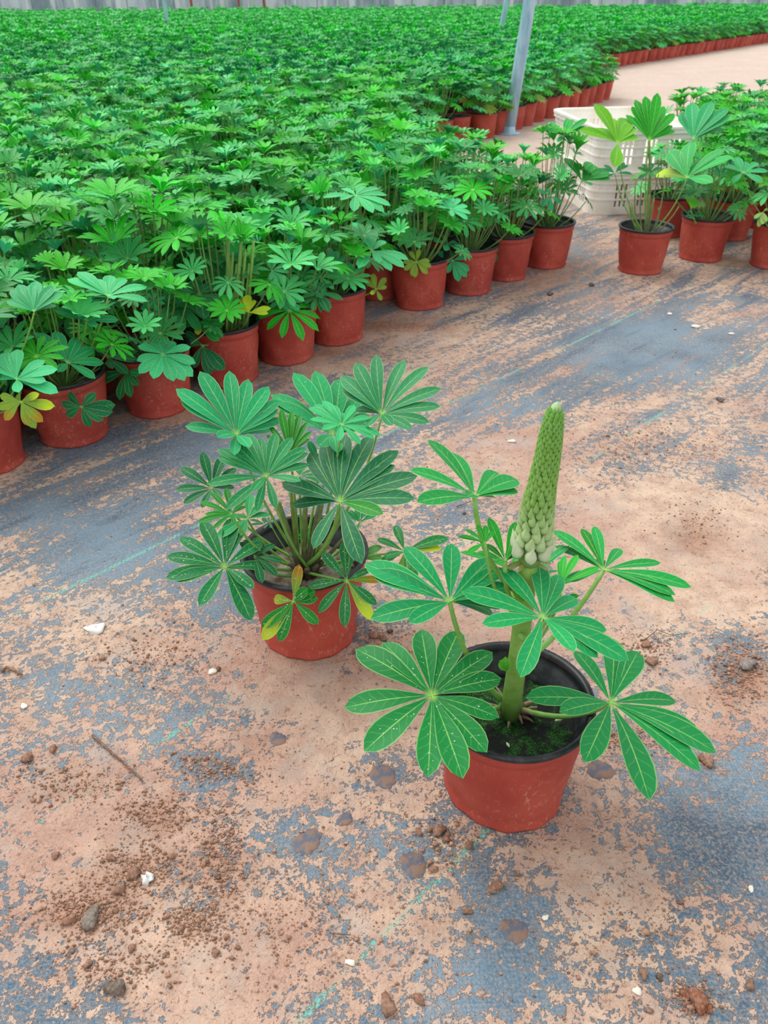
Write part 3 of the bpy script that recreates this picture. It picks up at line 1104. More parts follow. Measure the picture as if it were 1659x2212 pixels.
row_leaf(2, 'E1', (1520, 560), [(1190, 680), (1430, 910), (1570, 880), (1659, 740), (1690, 600)], -.11, .34, DARK, bias=(0, -1, .5))
row_leaf(1, 'E2', (970, 830), [(695, 610), (600, 680), (870, 680), (985, 640), (1125, 670), (1320, 750), (1325, 875), (1020, 860), (770, 785)], .0, .30, FL)
row_leaf(1, 'E2', (775, 1050), [(560, 850), (720, 800), (680, 790), (880, 850), (980, 890), (1065, 1045), (860, 1110), (490, 955), (580, 815)], -.02, .30, FT)
row_leaf(2, 'F3', (215, 855), [(145, 640), (40, 735), (-10, 780), (240, 695), (320, 740), (465, 790), (510, 935), (485, 1055), (410, 1095), (310, 1095), (130, 1075), (0, 1030), (-20, 910)], -.11, .36, FL, drops=60)
row_leaf(3, 'F3', (530, 315), [(900, 410), (850, 520), (745, 545), (585, 530), (445, 420), (320, 280), (860, 235), (700, 215), (520, 190)], -.07, .32, FD)
row_leaf(3, 'F3', (570, 770), [(360, 740), (420, 650), (490, 975), (640, 1035), (700, 1000), (775, 990)], -.12, .36, FD, bias=(0, -1, .5))
row_leaf(4, 'F3', (1270, 365), [(1140, 310), (1195, 250), (1300, 245), (1430, 300), (1470, 385), (1440, 465), (1350, 470), (1185, 440)], -.09, .34, FL)
row_leaf(3, 'F3', (985, 480), [(870, 430), (970, 320), (1040, 370), (1185, 440), (1160, 490), (920, 370)], -.06, .36, YEL, label='pale yellow-green leaf')
row_leaf(2, 'F3', (115, 535), [(30, 440), (95, 450), (195, 470), (260, 555), (235, 615), (145, 640), (45, 585), (-10, 535), (0, 480)], -.03, .30, FT)
row_leaf(3, 'F3', (350, 435), [(230, 410), (330, 340), (470, 490), (440, 525), (350, 500), (250, 450), (410, 390), (300, 360)], -.09, .30, FT)
row_leaf(2, 'F3', (135, 380), [(70, 305), (145, 300), (235, 345), (235, 400), (165, 465), (75, 440), (30, 370)], .0, .30, FT)
row_leaf(4, 'F3', (1190, 105), [(1040, 80), (1150, 0), (1250, -20), (1350, 40), (1350, 120), (1350, 225), (1320, 245), (1225, 240), (1180, 195)], -.05, .30, FL)
row_leaf(3, 'F3', (545, 585), [(360, 570), (770, 580), (755, 690), (720, 730), (640, 560), (530, 680), (420, 520)], -.10, .40, FG, yellow=(5, 6), bias=(0, -1, .7))
row_leaf(5, 'G4', (510, 590), [(330, 330), (510, 400), (275, 480), (630, 500), (840, 670), (800, 745), (685, 770), (580, 700), (390, 750)], -.04, .30, FL)
row_leaf(6, 'G4', (910, 685), [(940, 570), (850, 590), (1045, 730), (1010, 795), (895, 830), (865, 815), (800, 760), (790, 690), (1030, 680)], -.105, .36, OLIVE, bias=(0, -1, .6), label='olive yellow leaf')
row_leaf(7, 'G4', (1190, 530), [(1010, 470), (1130, 440), (1280, 520), (1355, 640), (1165, 590), (1060, 510), (1300, 580)], -.08, .34, FL)
row_leaf(7, 'G4', (1235, 675), [(1090, 720), (1100, 600), (1185, 790), (1290, 865), (1360, 825), (1385, 770), (1350, 640), (1230, 590)], -.11, .34, FT, bias=(0, -1, .5))
row_leaf(6, 'G4', (1215, 215), [(1080, 110), (1140, 90), (1220, 100), (1300, 120), (1370, 190), (1400, 260), (1370, 310), (1230, 285), (1090, 200)], -.05, .30, FL)
row_leaf(5, 'G4', (365, 95), [(240, 30), (420, 20), (570, 30), (650, 90), (680, 190), (620, 250), (520, 250), (350, 240), (230, 140), (80, 110), (290, 50)], -.04, .28, FL)
row_leaf(5, 'G4', (170, 740), [(30, 640), (120, 560), (200, 590), (280, 640), (355, 720), (380, 770), (230, 850), (0, 770)], -.06, .30, FT)
row_leaf(5, 'G4', (550, 935), [(520, 790), (640, 830), (645, 910), (600, 1035), (500, 980), (440, 840)], -.05, .36, OLIVE, yellow=(4,), bias=(0, -1, .5), label='withered pale leaf')
row_leaf(4, 'G4', (1450 - 1450 + 20, 960), [(-60, 900), (60, 870), (160, 890), (250, 1030), (125, 1140), (60, 1020), (-50, 1000)], -.05, .34, FD)
row_leaf(8, 'G4', (1590, 545), [(1540, 470), (1640, 480), (1650, 600), (1580, 715), (1550, 690), (1620, 690)], -.10, .32, FD, bias=(0, -1, .5))
row_leaf(9, 'D7', (320, 690), [(135, 520), (370, 475), (430, 490), (600, 480), (600, 580), (70, 595), (250, 760)], -.02, .26, FG)
row_leaf(9, 'D7', (535, 1225), [(345, 950), (640, 1000), (710, 1050), (860, 1110), (875, 1190), (330, 950), (640, 1280)], -.05, .34, FG)
row_leaf(9, 'D7', (150, 1400), [(10, 1330), (120, 1310), (300, 1500), (170, 1590), (60, 1540), (250, 1350)], -.08, .32, FT)
row_leaf(9, 'G4', (1800 - 160, 650 - 600 + 20), [(1560, -10), (1700, -20), (1740, 60), (1690, 150), (1580, 130)], -.05, .3, FG)
RK = dict(things=r_things)
YG = lin(124, 172, 34)
row_leaf(0, 'D7', (960, 770), [(690, 300), (910, 480), (495, 620), (710, 585), (1070, 480), (1140, 560), (925, 1060), (1200, 690)], -.06, .36, YG, **RK)
row_leaf(0, 'D7', (1340, 740), [(1060, 430), (1170, 250), (1290, 210), (1440, 165), (1520, 330), (1640, 420), (1620, 560), (1130, 330), (1420, 340), (1650, 620), (1500, 480)], -.01, .2, lin(44, 152, 48), **RK)
row_leaf(0, 'D7', (930, 1130), [(800, 1030), (1050, 1005), (1090, 1040), (1140, 1140), (760, 1080), (850, 1180)], -.05, .26, FD, **RK)
row_leaf(0, 'D7', (1340, 1130), [(1200, 1060), (1260, 1020), (1380, 1010), (1480, 1060), (1210, 1200), (1390, 1180)], -.02, .32, FD, **RK)
row_leaf(0, 'H', (850, 390), [(550, 350), (680, 130), (780, 210), (880, 30), (1020, 210), (1240, 100), (1310, 180), (1110, 440)], -.03, .32, FG, yellow=(0,), **RK)
row_leaf(1, 'J', (760, 1340), [(640, 1000), (740, 900), (980, 890), (1180, 960), (1200, 1060), (600, 1050), (890, 1220), (1100, 1200)], -.02, .25, FT, **RK)
row_leaf(1, 'H', (890, 690), [(870, 570), (940, 620), (1010, 650), (960, 640)], -.12, .5, lin(130, 190, 30), label='small bright yellow-green sprout', **RK)
row_leaf(1, 'H', (920, 760), [(840, 770), (880, 800), (960, 790), (1030, 780), (860, 720), (990, 730)], -.10, .4, FD, **RK)
row_leaf(4, 'H', (1410, 340), [(1300, 440), (1220, 270), (1330, 190), (1440, 230), (1560, 240), (1659, 330), (1600, 440)], -.10, .34, FT, **RK)
row_leaf(4, 'H', (1610, 730), [(1560, 880), (1520, 800), (1600, 860), (1640, 830), (1659, 700)], -.11, .3, lin(190, 184, 150), label='dry pale leaf', **RK)
# spindly stems of the lone tall plant
t = r_things[0]
L0 = np.array(t.location)
for j in range(13):
    a = rng.uniform(0, 6.28); rr = rng.uniform(.03, .13)
    g = Geo()
    c0 = np.array([.02 * math.cos(a), .02 * math.sin(a), .118])
    c1 = np.array([rr * math.cos(a), rr * math.sin(a) * .6, rng.uniform(.22, .36)])
    tube(g, bez(c0, (c0 + c1) / 2 + np.array([.02 * math.cos(a), .02 * math.sin(a), 0]), c1, 8), np.linspace(.0035, .0018, 8), 7, 0, lin(122, 128, 78) if j % 3 else lin(120, 98, 84), lin(130, 158, 76))
    g.build('stem', STEM, t)
g = Geo()
tube(g, bez((0, 0, .118), (.004, 0, .25), tuple(at(1402, 304, Y=L0[1] - .01) - L0), 8), np.linspace(.006, .0045, 8), 9, 0, lin(106, 120, 70), lin(110, 160, 60))
g.build('stem', STEM, t)

# ------------------------------------------------------------------ near plant, left: bushy lupin
AX, AY = -.127, 1.045
A = empty('potted_lupin', (AX, AY, 0), 'bushy flowerless potted lupin standing alone on the mat left of the flowering one', 'plant')
pg, rg = pot_meshes(5)
pa = pg.build('pot', POT, A)
rg.build('rim', RIM, pa)
soil_mesh(.120, lin(120, 92, 70), 5, 60).build('soil', SOILM, A)
# woody crown
crownA = np.array([AX + .002, AY - .012, .128])
g = Geo()
for j in range(9):
    a = j * .7
    b_ = crownA + np.array([.014 * math.cos(a), .010 * math.sin(a), 0]) - np.array([AX, AY, 0])
    tube(g, [b_ + np.array([0, 0, -.012]), b_ + np.array([0, 0, .008]), b_ + np.array([.012 * math.cos(a), .012 * math.sin(a), .022])], [.007, .006, .0035], 9, 0, lin(76, 46, 46), lin(100, 84, 60))
g.build('woody_crown', STEM, A)


def LA(crop, c, tips, dy, w=.26, tint=TEAL, **kw):
    cr = crownA + np.array([rng.uniform(-.012, .012), rng.uniform(-.01, .01), .004])
    kw.setdefault('prad', .0021)
    return traced_leaf(A, K[crop], c, tips, AY + dy, w, tint, crown=cr, **kw)


LA('C2', (605, 785), [(235, 195), (440, 183), (670, 265), (850, 440), (20, 408), (60, 490), (370, 690), (950, 600), (930, 690), (640, 950), (470, 900)], .05, .27, lin(62, 152, 124), drops=35)
LA('C1', (778, 995), [(55, 440), (110, 580), (340, 240), (692, 225), (920, 328), (1165, 422), (1290, 575), (1275, 690), (1325, 815), (1185, 925), (165, 890), (548, 1030), (935, 1145), (750, 1240)], .0, .22, lin(44, 146, 124))
LA('C2', (1068, 590), [(680, 230), (822, 105), (1018, 32), (1285, 75), (1508, 140), (1635, 350), (1625, 512), (1520, 670), (1358, 738), (1170, 695), (935, 712), (828, 548), (697, 345), (850, 388)], .04, .22, lin(18, 118, 88))
LA('C2', (690, 690), [(435, 495), (512, 465), (605, 508), (700, 575), (810, 508), (955, 622), (900, 700), (1058, 790), (1000, 828), (865, 875), (665, 845), (500, 745), (390, 635), (380, 530)], -.02, .25, lin(64, 160, 130))
LA('C2', (205, 960), [(115, 540), (225, 552), (303, 592), (370, 660), (412, 750), (388, 825), (10, 700), (-20, 790), (-30, 870), (60, 930), (290, 800)], -.01, .17, BRT, fold=.3)
LA('C3', (595, 525), [(480, 88), (215, 283), (170, 550), (255, 710), (480, 765), (740, 130), (890, 285), (865, 515), (715, 640)], .03, .28, TEAL_D)
LA('C4', (400, 500), [(450, 380), (560, 440), (620, 510), (640, 570), (370, 440), (300, 560), (480, 620)], .03, .24, lin(52, 150, 116))
LA('C4', (600, 400), [(490, 150), (640, 165), (465, 345), (540, 240), (700, 330)], .06, .28, lin(52, 140, 110))
LA('C3', (1020, 890), [(1055, 590), (1285, 840), (940, 1100), (560, 830), (660, 1120), (1200, 730)], .0, .30, lin(64, 152, 124))
LA('C1', (1135, 1490), [(555, 1160), (550, 1265), (705, 1065), (912, 970), (1065, 1030), (1250, 975), (1450, 1020), (1610, 1145), (1635, 1215), (1655, 1345), (1550, 1550), (425, 1590), (654, 1884), (964, 1676), (1249, 1881), (1019, 1911)], -.07, .21, lin(14, 122, 92))
LA('C4', (805, 755), [(500, 265), (655, 140), (865, 92), (1120, 90), (1388, 245), (1355, 395), (1580, 495), (1555, 725), (1240, 885), (1020, 1375), (540, 1230), (330, 795), (370, 560), (225, 570)], -.08, .25, lin(14, 102, 84), bright=(8,), prad=.0035)
LA('C3', (828, 835), [(580, 568), (450, 690), (425, 940), (610, 1010), (1000, 745), (995, 665), (1020, 880), (765, 520), (510, 845), (870, 960)], -.08, .20, BRT)
LA('C3', (748, 1465), [(475, 905), (205, 1115), (50, 1350), (42, 1600), (145, 1630), (445, 1940), (1070, 2110), (1095, 1730), (1265, 1470), (1205, 1165), (935, 940), (835, 885)], -.09, .27, lin(18, 112, 80), bow=-.01, drops=70)
LA('C3', (1105, 1340), [(1350, 1195), (1435, 1410), (1375, 1580), (1195, 1660), (930, 1170), (985, 1150), (1130, 1110)], -.06, .30, TEAL_D)
LA('C3', (1290, 940), [(1190, 900), (1330, 870), (1375, 925), (1310, 1000), (1220, 1010), (1275, 880)], -.03, .32, DARK, prad=.001)
LA('C3', (1225, 960), [(1045, 900), (1060, 970), (1215, 890)], -.02, .4, TEAL_D, petiole=False)
LA('C4', (1000, 960), [(900, 840), (960, 770), (1090, 780), (1180, 870), (910, 1140), (800, 850)], .03, .3, lin(60, 150, 120))
LA('C5', (355, 598), [(402, 298), (195, 580), (95, 815), (100, 915), (240, 930), (560, 785), (555, 575), (535, 515), (475, 490)], -.125, .30, lin(44, 126, 66), drops=50, yellow=(1, 3), brown=(0,), bias=(0, -1, .9), bow=-.025, ptint=lin(170, 176, 150), label='yellowing leaf hanging over the rim')
LA('C5', (790, 430), [(765, 110), (840, 120), (590, 205), (475, 480), (560, 695), (775, 815), (1035, 630), (1005, 760), (1080, 430), (990, 340)], -.10, .24, lin(20, 108, 74), drops=50, yellow=(7,), brown=(8,), bow=-.005)
LA('D1', (445, 1240), [(350, 968), (162, 1112), (895, 1108), (200, 1350), (240, 1310), (500, 1500), (560, 1560), (830, 1210), (400, 1600)], .01, .27, lin(36, 126, 86), drops=50, yellow=(7, 8), bow=-.01)
LA('C5', (870, 250), [(1075, 150), (1080, 245), (900, 70), (700, 330)], .01, .30, lin(120, 170, 130))
# young sprouts between the stems
for cx_, cy_ in ((465, 1080), (480, 1180), (430, 1130)):
    LA('C4', (cx_, cy_), [(cx_ - 30, cy_ - 60), (cx_, cy_ - 110), (cx_ + 25, cy_ - 60), (cx_ + 40, cy_ - 20), (cx_ - 35, cy_ - 10)], -.02, .35, lin(70, 160, 70), prad=.0012)
# thick main shoots
for px0, py0, px1, py1, r0, cc in ((648, 1200, 600, 1086, .0065, lin(122, 160, 80)), (655, 1200, 660, 1060, .005, lin(128, 160, 70)), (668, 1195, 700, 1060, .005, lin(120, 160, 80)),
                                   (672, 1200, 740, 1110, .0045, lin(120, 150, 80)), (640, 1210, 628, 1060, .0038, lin(130, 170, 50)), (658, 1205, 690, 1090, .0045, lin(112, 130, 80)), (680, 1205, 755, 1150, .0038, lin(124, 150, 80))):
    g = Geo()
    p0 = crownA + np.array([(px0 - 660) * .0006, 0, 0]); p1 = at(px1, py1, Y=AY - .02)
    tube(g, bez(p0, (p0 + p1) / 2 + np.array([0, -.004, .004]), p1, 8), np.linspace(r0, r0 * .7, 8), 9, 0, lin(92, 66, 56), cc)
    g.build('stem', STEM, A, origin=(AX, AY, 0))

# ------------------------------------------------------------------ near plant, right: flowering lupin
BX, BY = .161, .726
B = empty('potted_lupin', (BX, BY, 0), 'flowering potted lupin with one tall pale green bud spike, nearest to the viewer', 'plant')
pg, rg = pot_meshes(9)
pb = pg.build('pot', POT, B)
rg.build('rim', RIM, pb)
# mossy soil
M = NT('mossy_soil')
tc = M.n('ShaderNodeTexCoord').outputs['Object']
n1 = M.noise(tc, 38.0, 5.0, 0.65)
n2 = M.noise(tc, 420.0, 3.0, 0.7)
col = M.mix(M.step(n2, 0.4, 0.65), lin(18, 40, 22), lin(60, 140, 44))
col = M.mix(M.step(n1, 0.44, 0.58), lin(28, 30, 28), col)
M.l(col, M.b.inputs['Base Color'])
M.b.inputs['Roughness'].default_value = 0.9
M.l(M.bump(n2, 0.9, 0.004), M.b.inputs['Normal'])
MOSS = M.m
soil_mesh(.118, lin(60, 60, 40), 8, 80).build('soil', MOSS, B)
crownB = np.array(at(1105, 1535, z=.124))
LB_org = (BX, BY, 0)


def LB(crop, c, tips, dy, w=.28, tint=GRN, crown=None, **kw):
    cr = crownB + np.array([rng.uniform(-.006, .006), rng.uniform(-.004, .004), .01]) if crown is None else crown
    kw.setdefault('prad', .0034)
    kw.setdefault('ptint', lin(132, 188, 80))
    return traced_leaf(B, K[crop], c, tips, BY + dy, w, tint, crown=cr, **kw)


def stem_at(py, dy=0.0):
    k = [(1530, 1103), (1400, 1122), (1215, 1142), (1100, 1160), (1000, 1180), (884, 1199)]
    ys_ = [a for a, _ in k][::-1]; xs_ = [b for _, b in k][::-1]
    return at(float(np.interp(py, ys_, xs_)), py, Y=BY + dy)


LB('D4', (843, 715), [(160, 298), (400, 245), (745, 128), (1085, 130), (1385, 330), (1465, 570), (1447, 912), (1335, 1230), (1120, 1468), (810, 1448), (235, 1222), (55, 835)], -.06, .31, lin(6, 118, 66), prad=.003, drops=60)
LB('D3', (530, 415), [(18, 190), (60, 245), (255, 88), (540, 65), (775, 160), (845, 220), (900, 325), (860, 435), (785, 485), (285, 542), (55, 520)], -.02, .27, lin(6, 136, 100))
LB('D3', (1085, 510), [(598, 352), (720, 550), (838, 218), (1060, 175), (1185, 255), (1285, 400), (1470, 585), (1600, 770), (1415, 755), (1275, 715), (950, 870)], -.06, .27, lin(6, 142, 102), crown=stem_at(1370, -.01))
LB('D5', (790, 535), [(125, 495), (388, 612), (583, 1010), (1095, 1298), (1492, 1070), (1612, 930), (1500, 780), (1295, 520), (1000, 140), (810, 32), (510, 130)], -.04, .27, lin(6, 132, 88))
LB('D2', (825, 1435), [(640, 1085), (745, 1070), (400, 1110), (415, 1230), (965, 1260), (1300, 1380), (1100, 1520), (1560, 1580), (1425, 1650), (1425, 1700), (490, 1540), (760, 1350)], .05, .20, lin(10, 140, 80), bright=(0, 6), crown=stem_at(1440))
LB('D1', (1165, 680), [(683, 90), (925, 230), (490, 415), (570, 735), (1385, 430), (1595, 515), (1598, 610), (1355, 680), (1080, 690)], .03, .27, lin(10, 138, 78), crown=stem_at(1290))
LB('D6', (700, 690), [(160, 500), (340, 510), (770, 560), (230, 520), (560, 640)], .05, .22, lin(28, 142, 60), crown=stem_at(1290), prad=.002)
LB('D6', (930, 770), [(1210, 700), (1320, 440), (1130, 800), (1000, 640)], .06, .26, lin(24, 140, 90), crown=stem_at(1290), prad=.002)
LB('D6', (640, 600), [(465, 135), (752, 185), (875, 290), (840, 470), (430, 420), (550, 635), (695, 485), (345, 505)], -.01, .22, lin(24, 146, 54), crown=stem_at(1330))
LB('D6', (430, 410), [(215, 260), (160, 335), (235, 535), (345, 215), (510, 290), (430, 235), (140, 340), (480, 330)], -.01, .22, lin(34, 150, 56), crown=stem_at(1330), prad=.0022)
LB('D6', (1230, 850), [(1215, 590), (1265, 540), (1410, 540), (1635, 660), (1435, 790), (1220, 730), (1270, 700)], .01, .20, lin(50, 156, 62), crown=stem_at(1400), prad=.002)
LB('D3', (1180, 420), [(1300, 375), (1185, 345), (1230, 395)], .01, .3, lin(60, 150, 50), crown=stem_at(1420), prad=.002)
# stem
g = Geo()
pts = [stem_at(y_) for y_ in (1545, 1500, 1440, 1380, 1300, 1240, 1180, 1100, 1000, 930, 890)]
tube(g, pts, [.0125, .0125, .0118, .0115, .0112, .0108, .0098, .008, .007, .0055, .003], 16, 0, lin(120, 168, 58), lin(150, 196, 86))
stB = g.build('stem', STEM, B, origin=LB_org)
# stipules on the stem, shaggy base
g = Geo()
for j in range(16):
    a = rng.uniform(0, 6.28)
    b_ = crownB + np.array([.012 * math.cos(a), .012 * math.sin(a), rng.uniform(-.006, .01)])
    e_ = b_ + np.array([.020 * math.cos(a), .020 * math.sin(a), rng.uniform(-.004, .02)])
    tube(g, bez(b_, (b_ + e_) / 2 + np.array([0, 0, .006]), e_, 5), np.linspace(.004, .001, 5), 6, 0, lin(118, 92, 72), lin(150, 118, 92))
tube(g, [crownB + np.array([-.004, 0, -.012]), crownB + np.array([0, 0, .004]), crownB + np.array([.002, 0, .02])], [.019, .017, .011], 14, 0, lin(92, 72, 56), lin(112, 126, 62))
g.build('woody_crown', STEM, B, origin=LB_org)
for (cpx, cpy), tp in (((1092, 1450), [(1080, 1425), (1092, 1418), (1100, 1430)]), ((1130, 1300), [(1112, 1262), (1124, 1258), (1135, 1275)])):
    c3 = at(cpx, cpy, Y=BY - .012)
    g = Geo()
    for (x_p, y_p) in tp:
        leaflet(g, c3, at(x_p, y_p, Y=BY - .016), norm(CAM - c3), .42, 6, 4, lin(110, 160, 70), None, .3, .1)
    g.build('stipule', LEAF, B, origin=LB_org)

# flower spike
axis = [stem_at(y_) for y_ in np.linspace(1215, 886, 40)]
axis = np.array(axis)
seg = np.linalg.norm(np.diff(axis, axis=0), axis=1)
cum = np.concatenate([[0], np.cumsum(seg)])
SL = cum[-1]
g = Geo()
fs = np.linspace(0, 1, 30)
pa_ = np.array([[np.interp(f * SL, cum, axis[:, i]) for i in range(3)] for f in fs])
env = np.interp(fs, [0, .1, .3, .5, .8, .95, 1], [.0185, .0195, .0172, .0148, .0122, .0094, .0040])   # outer radius of the spike
tube(g, pa_, env * .62, 14, 0, lin(126, 160, 78), lin(150, 190, 100))
spike = g.build('flower_spike', STEM, B, origin=LB_org)


def bud(g, base, d, size, wid, openf, tint_lo, tint_hi):
    """a keeled bud: round calyx below, pointed banner above"""
    d = norm(d)
    s_ = norm(np.cross(d, [0, 0, 1.0])) if abs(d[2]) < .95 else np.array([1.0, 0, 0])
    u_ = np.cross(s_, d)
    n = 10
    a = np.arange(n) * 2 * PI / n
    rows, tt = [], []
    for f, r in ((0, .02), (.13, .5), (.28, .9), (.40, 1.0), (.56, .78), (.74, .42), (.9, .14), (1.0, .02)):
        ctr = base + d * size * f + u_ * size * .10 * f * f
        keel = 1 + .18 * np.cos(a) ** 8
        rows.append(ctr + wid * .5 * r * keel[:, None] * (np.cos(a)[:, None] * u_ * 1.05 + np.sin(a)[:, None] * s_))
        k = np.clip((f - .2) / .16, 0, 1)
        tt.append(np.tile((1 - k) * np.array(tint_lo) + k * np.array(tint_hi), (n, 1)))
    g.add(np.concatenate(rows), grid_quads(len(rows), n, True), 0, None, np.concatenate(tt))


f = .045
k = 0
cnt = 0
small = Geo()
while f < .985:
    R_ = float(np.interp(f, fs, env))
    step = float(np.interp(f, [0, .1, .35, .6, 1], [.0135, .0122, .0078, .0052, .0034]))
    ctr = np.array([np.interp(f * SL, cum, axis[:, i]) for i in range(3)])
    m = int(np.interp(f, [0, .1, .3, .6, .9, 1], [7, 8, 10, 12, 12, 8]))
    size = float(np.interp(f, [0, .1, .3, .6, 1], [.027, .0225, .0165, .0112, .0062]))
    wid = 2 * PI * R_ / m * float(np.interp(f, [0, .3, 1], [.80, .84, 1.0]))
    size *= 1.32
    elev = math.acos(min(.8, (.50 if f > .08 else .9) * R_ / size))
    if f < .10:
        lo, hi = lin(104, 146, 66), lin(214, 222, 184)
    elif f < .38:
        kk = (f - .10) / .28
        lo = np.array(lin(84, 134, 56)); hi = np.array(lin(194, 216, 156)) * (1 - kk) + np.array(lin(142, 186, 90)) * kk
    else:
        kk = (f - .38) / .62
        lo = np.array(lin(70, 128, 40)); hi = np.array(lin(138, 184, 84)) * (1 - kk) + np.array(lin(112, 174, 62)) * kk
    for j in range(m):
        a = (j + .5 * (k % 2)) * 2 * PI / m + rng.uniform(-.05, .05)
        o_ = np.array([math.cos(a), math.sin(a), 0])
        d_ = o_ * math.cos(elev) + np.array([.12, 0, 1]) * math.sin(elev)
        base = ctr + o_ * (R_ * .60)
        ti = rng.uniform(.93, 1.07)
        if cnt < 92:
            gb = Geo()
            bud(gb, base, d_, size * rng.uniform(.94, 1.08), wid, 0, np.array(lo) * ti, np.array(hi) * ti)
            gb.build('flower_bud', BUD, spike, origin=LB_org)
        else:
            bud(small, base, d_, size, wid, 0, np.array(lo) * ti, np.array(hi) * ti)
        cnt += 1
    f += step / SL
    k += 1
# silky tip
tipc = np.array([np.interp(.992 * SL, cum, axis[:, i]) for i in range(3)])
bs = small.build('flower_buds', BUD, spike, origin=LB_org)
bs['kind'] = 'stuff'
g = Geo()
rows = []
a = np.arange(12) * 2 * PI / 12
for ff, rr in ((0, 1), (.4, .95), (.75, .65), (1, .05)):
    rows.append(np.stack([tipc[0] + .0058 * rr * np.cos(a) + .002 * ff, tipc[1] + .0058 * rr * np.sin(a), np.full(12, tipc[2] - .001 + .012 * ff)], -1))
g.add(np.concatenate(rows), grid_quads(4, 12, True), 0, None, lin(178, 208, 150))
g.build('silky_tip', BUD, spike, origin=LB_org)['label'] = 'pale silky spike tip'
# dried bracts under the spike
g = Geo()
c3 = stem_at(1212)
for a in (-2.9, -2.2, -.6, -.1, .5, 3.6):
    tip_ = c3 + np.array([.026 * math.cos(a), .02 * math.sin(a), -.002 + .004 * math.sin(3 * a)])
    leaflet(g, c3, tip_, np.array([0, -.4, 1]), .2, 5, 2, lin(172, 140, 116), None, .3, .1)
g.build('dried_bract', LEAF, spike, origin=LB_org)

# ------------------------------------------------------------------ petals lying on the soil
for px, py, s_, rz, lab in ((1208, 1557, .014, .35, 'pale fallen petal on the mossy soil of the flowering lupin, near the right rim'),
                            (1097, 1611, .009, 1.9, 'small pale fallen petal on the mossy soil at the front rim')):
    c3 = at(px, py, z=.1225)
    g = Geo()
    rows = []
    n = 10
    a = np.arange(n) * 2 * PI / n
    for ff, r in ((0, .05), (.2, .7), (.5, 1), (.8, .6), (1, .05)):
        rows.append(np.stack([np.full(n, s_ * (ff - .5)), s_ * .22 * r * np.cos(a), s_ * .2 * r * np.sin(a) + s_ * .2], -1))
    g.add(np.concatenate(rows), grid_quads(5, n, True), 0, None, lin(214, 226, 196))
    o = g.build('fallen_petal', BITM)
    o.location = c3; o.rotation_euler = (0, 0, rz)
    tag(o, lab, 'petal', 'fallen petals in the front pot')

# ------------------------------------------------------------------ white crates
crA = math.atan2(.12, .99)
CW, CL, CH = .50, .74, .186
corner = np.array([.965, 3.925])
ux, uy = np.array([math.cos(crA), math.sin(crA)]), np.array([-math.sin(crA), math.cos(crA)])
cc2 = corner + ux * CW / 2 + uy * CL / 2


def rrect(w_, l_, r, n=6):
    pts = []
    for cx_, cy_, a0 in ((w_ / 2 - r, l_ / 2 - r, 0), (-w_ / 2 + r, l_ / 2 - r, PI / 2), (-w_ / 2 + r, -l_ / 2 + r, PI), (w_ / 2 - r, -l_ / 2 + r, 1.5 * PI)):
        for a in np.linspace(a0, a0 + PI / 2, n):
            pts.append((cx_ + r * math.cos(a), cy_ + r * math.sin(a)))
    return np.array(pts)


def band(g, w_, l_, r, z0, z1, th, out=0.0):
    o_ = rrect(w_ + 2 * out, l_ + 2 * out, r + out)
    i_ = rrect(w_ - 2 * th, l_ - 2 * th, max(r - th, .005))
    n = len(o_)
    rows = [np.c_[o_, np.full(n, z0)], np.c_[o_, np.full(n, z1)], np.c_[i_, np.full(n, z1)], np.c_[i_, np.full(n, z0)], np.c_[o_, np.full(n, z0)]]
    g.add(np.concatenate(rows), grid_quads(5, n, True))


def crate(z0, label):
    t = empty('plastic_crate', (cc2[0], cc2[1], z0), label, 'crate', 'stacked white crates')
    t.rotation_euler = (0, 0, crA)
    w_, l_, r = CW - .03, CL - .03, .07
    g = Geo()
    for a_, b_, o_ in ((0, .034, 0), (.062, .070, .002), (.098, .106, .002), (.134, .158, .003)):
        band(g, w_, l_, r, a_, b_, .006, o_)
    # corner columns (solid) and vertical slats
    for sx in (-1, 1):
        for sy in (-1, 1):
            for a in np.linspace(0, PI / 2, 7):
                ca = math.atan2(sy, sx)
                aa = (0 if sx > 0 and sy > 0 else PI / 2 if sx < 0 and sy > 0 else PI if sx < 0 else 1.5 * PI) + a
                box(g, (sx * (w_ / 2 - r) + (r - .003) * math.cos(aa), sy * (l_ / 2 - r) + (r - .003) * math.sin(aa), .08), (.004, .022, .158), 0, aa)
    for sx in (-1, 1):
        m = 22
        for i in range(m):
            y_ = -l_ / 2 + r + (l_ - 2 * r) * (i + .5) / m
            wd = .012 if i % 5 else .034
            box(g, (sx * (w_ / 2 - .003), y_, .08), (.005, wd, .158))
    for sy in (-1, 1):
        m = 15
        for i in range(m):
            x_ = -w_ / 2 + r + (w_ - 2 * r) * (i + .5) / m
            wd = .012 if i % 5 else .03
            box(g, (x_, sy * (l_ / 2 - .003), .08), (wd, .005, .158))
    g.build('crate_wall', CRATE, t, smooth=False)
    g = Geo()
    band(g, w_, l_, r, .158, .184, .006, .012)
    band(g, w_, l_, r, .176, .186, .010, .016)
    for sx in (-1, 1):
        for i in range(8):
            box(g, (sx * (w_ / 2 + .008), -l_ / 2 + r + (l_ - 2 * r) * (i + .5) / 8, .163), (.014, .006, .02))
    g.build('crate_rim', CRATE, t, smooth=False)
    g = Geo()
    box(g, (0, 0, .006), (w_ - .02, l_ - 2 * r, .006))
    box(g, (0, 0, .0055), (w_ - 2 * r, l_ - .02, .006))
    g.build('crate_floor', CRATE, t, smooth=False)
    return t


crate(0, 'lower of two stacked dirty white plastic crates, standing on the mat behind the lone lupin')
crate(CH, 'upper open white plastic crate stacked on another, slotted sides and wide rim')
g = Geo()
rr_ = rrect(CW - .03, CL - .03, .07)

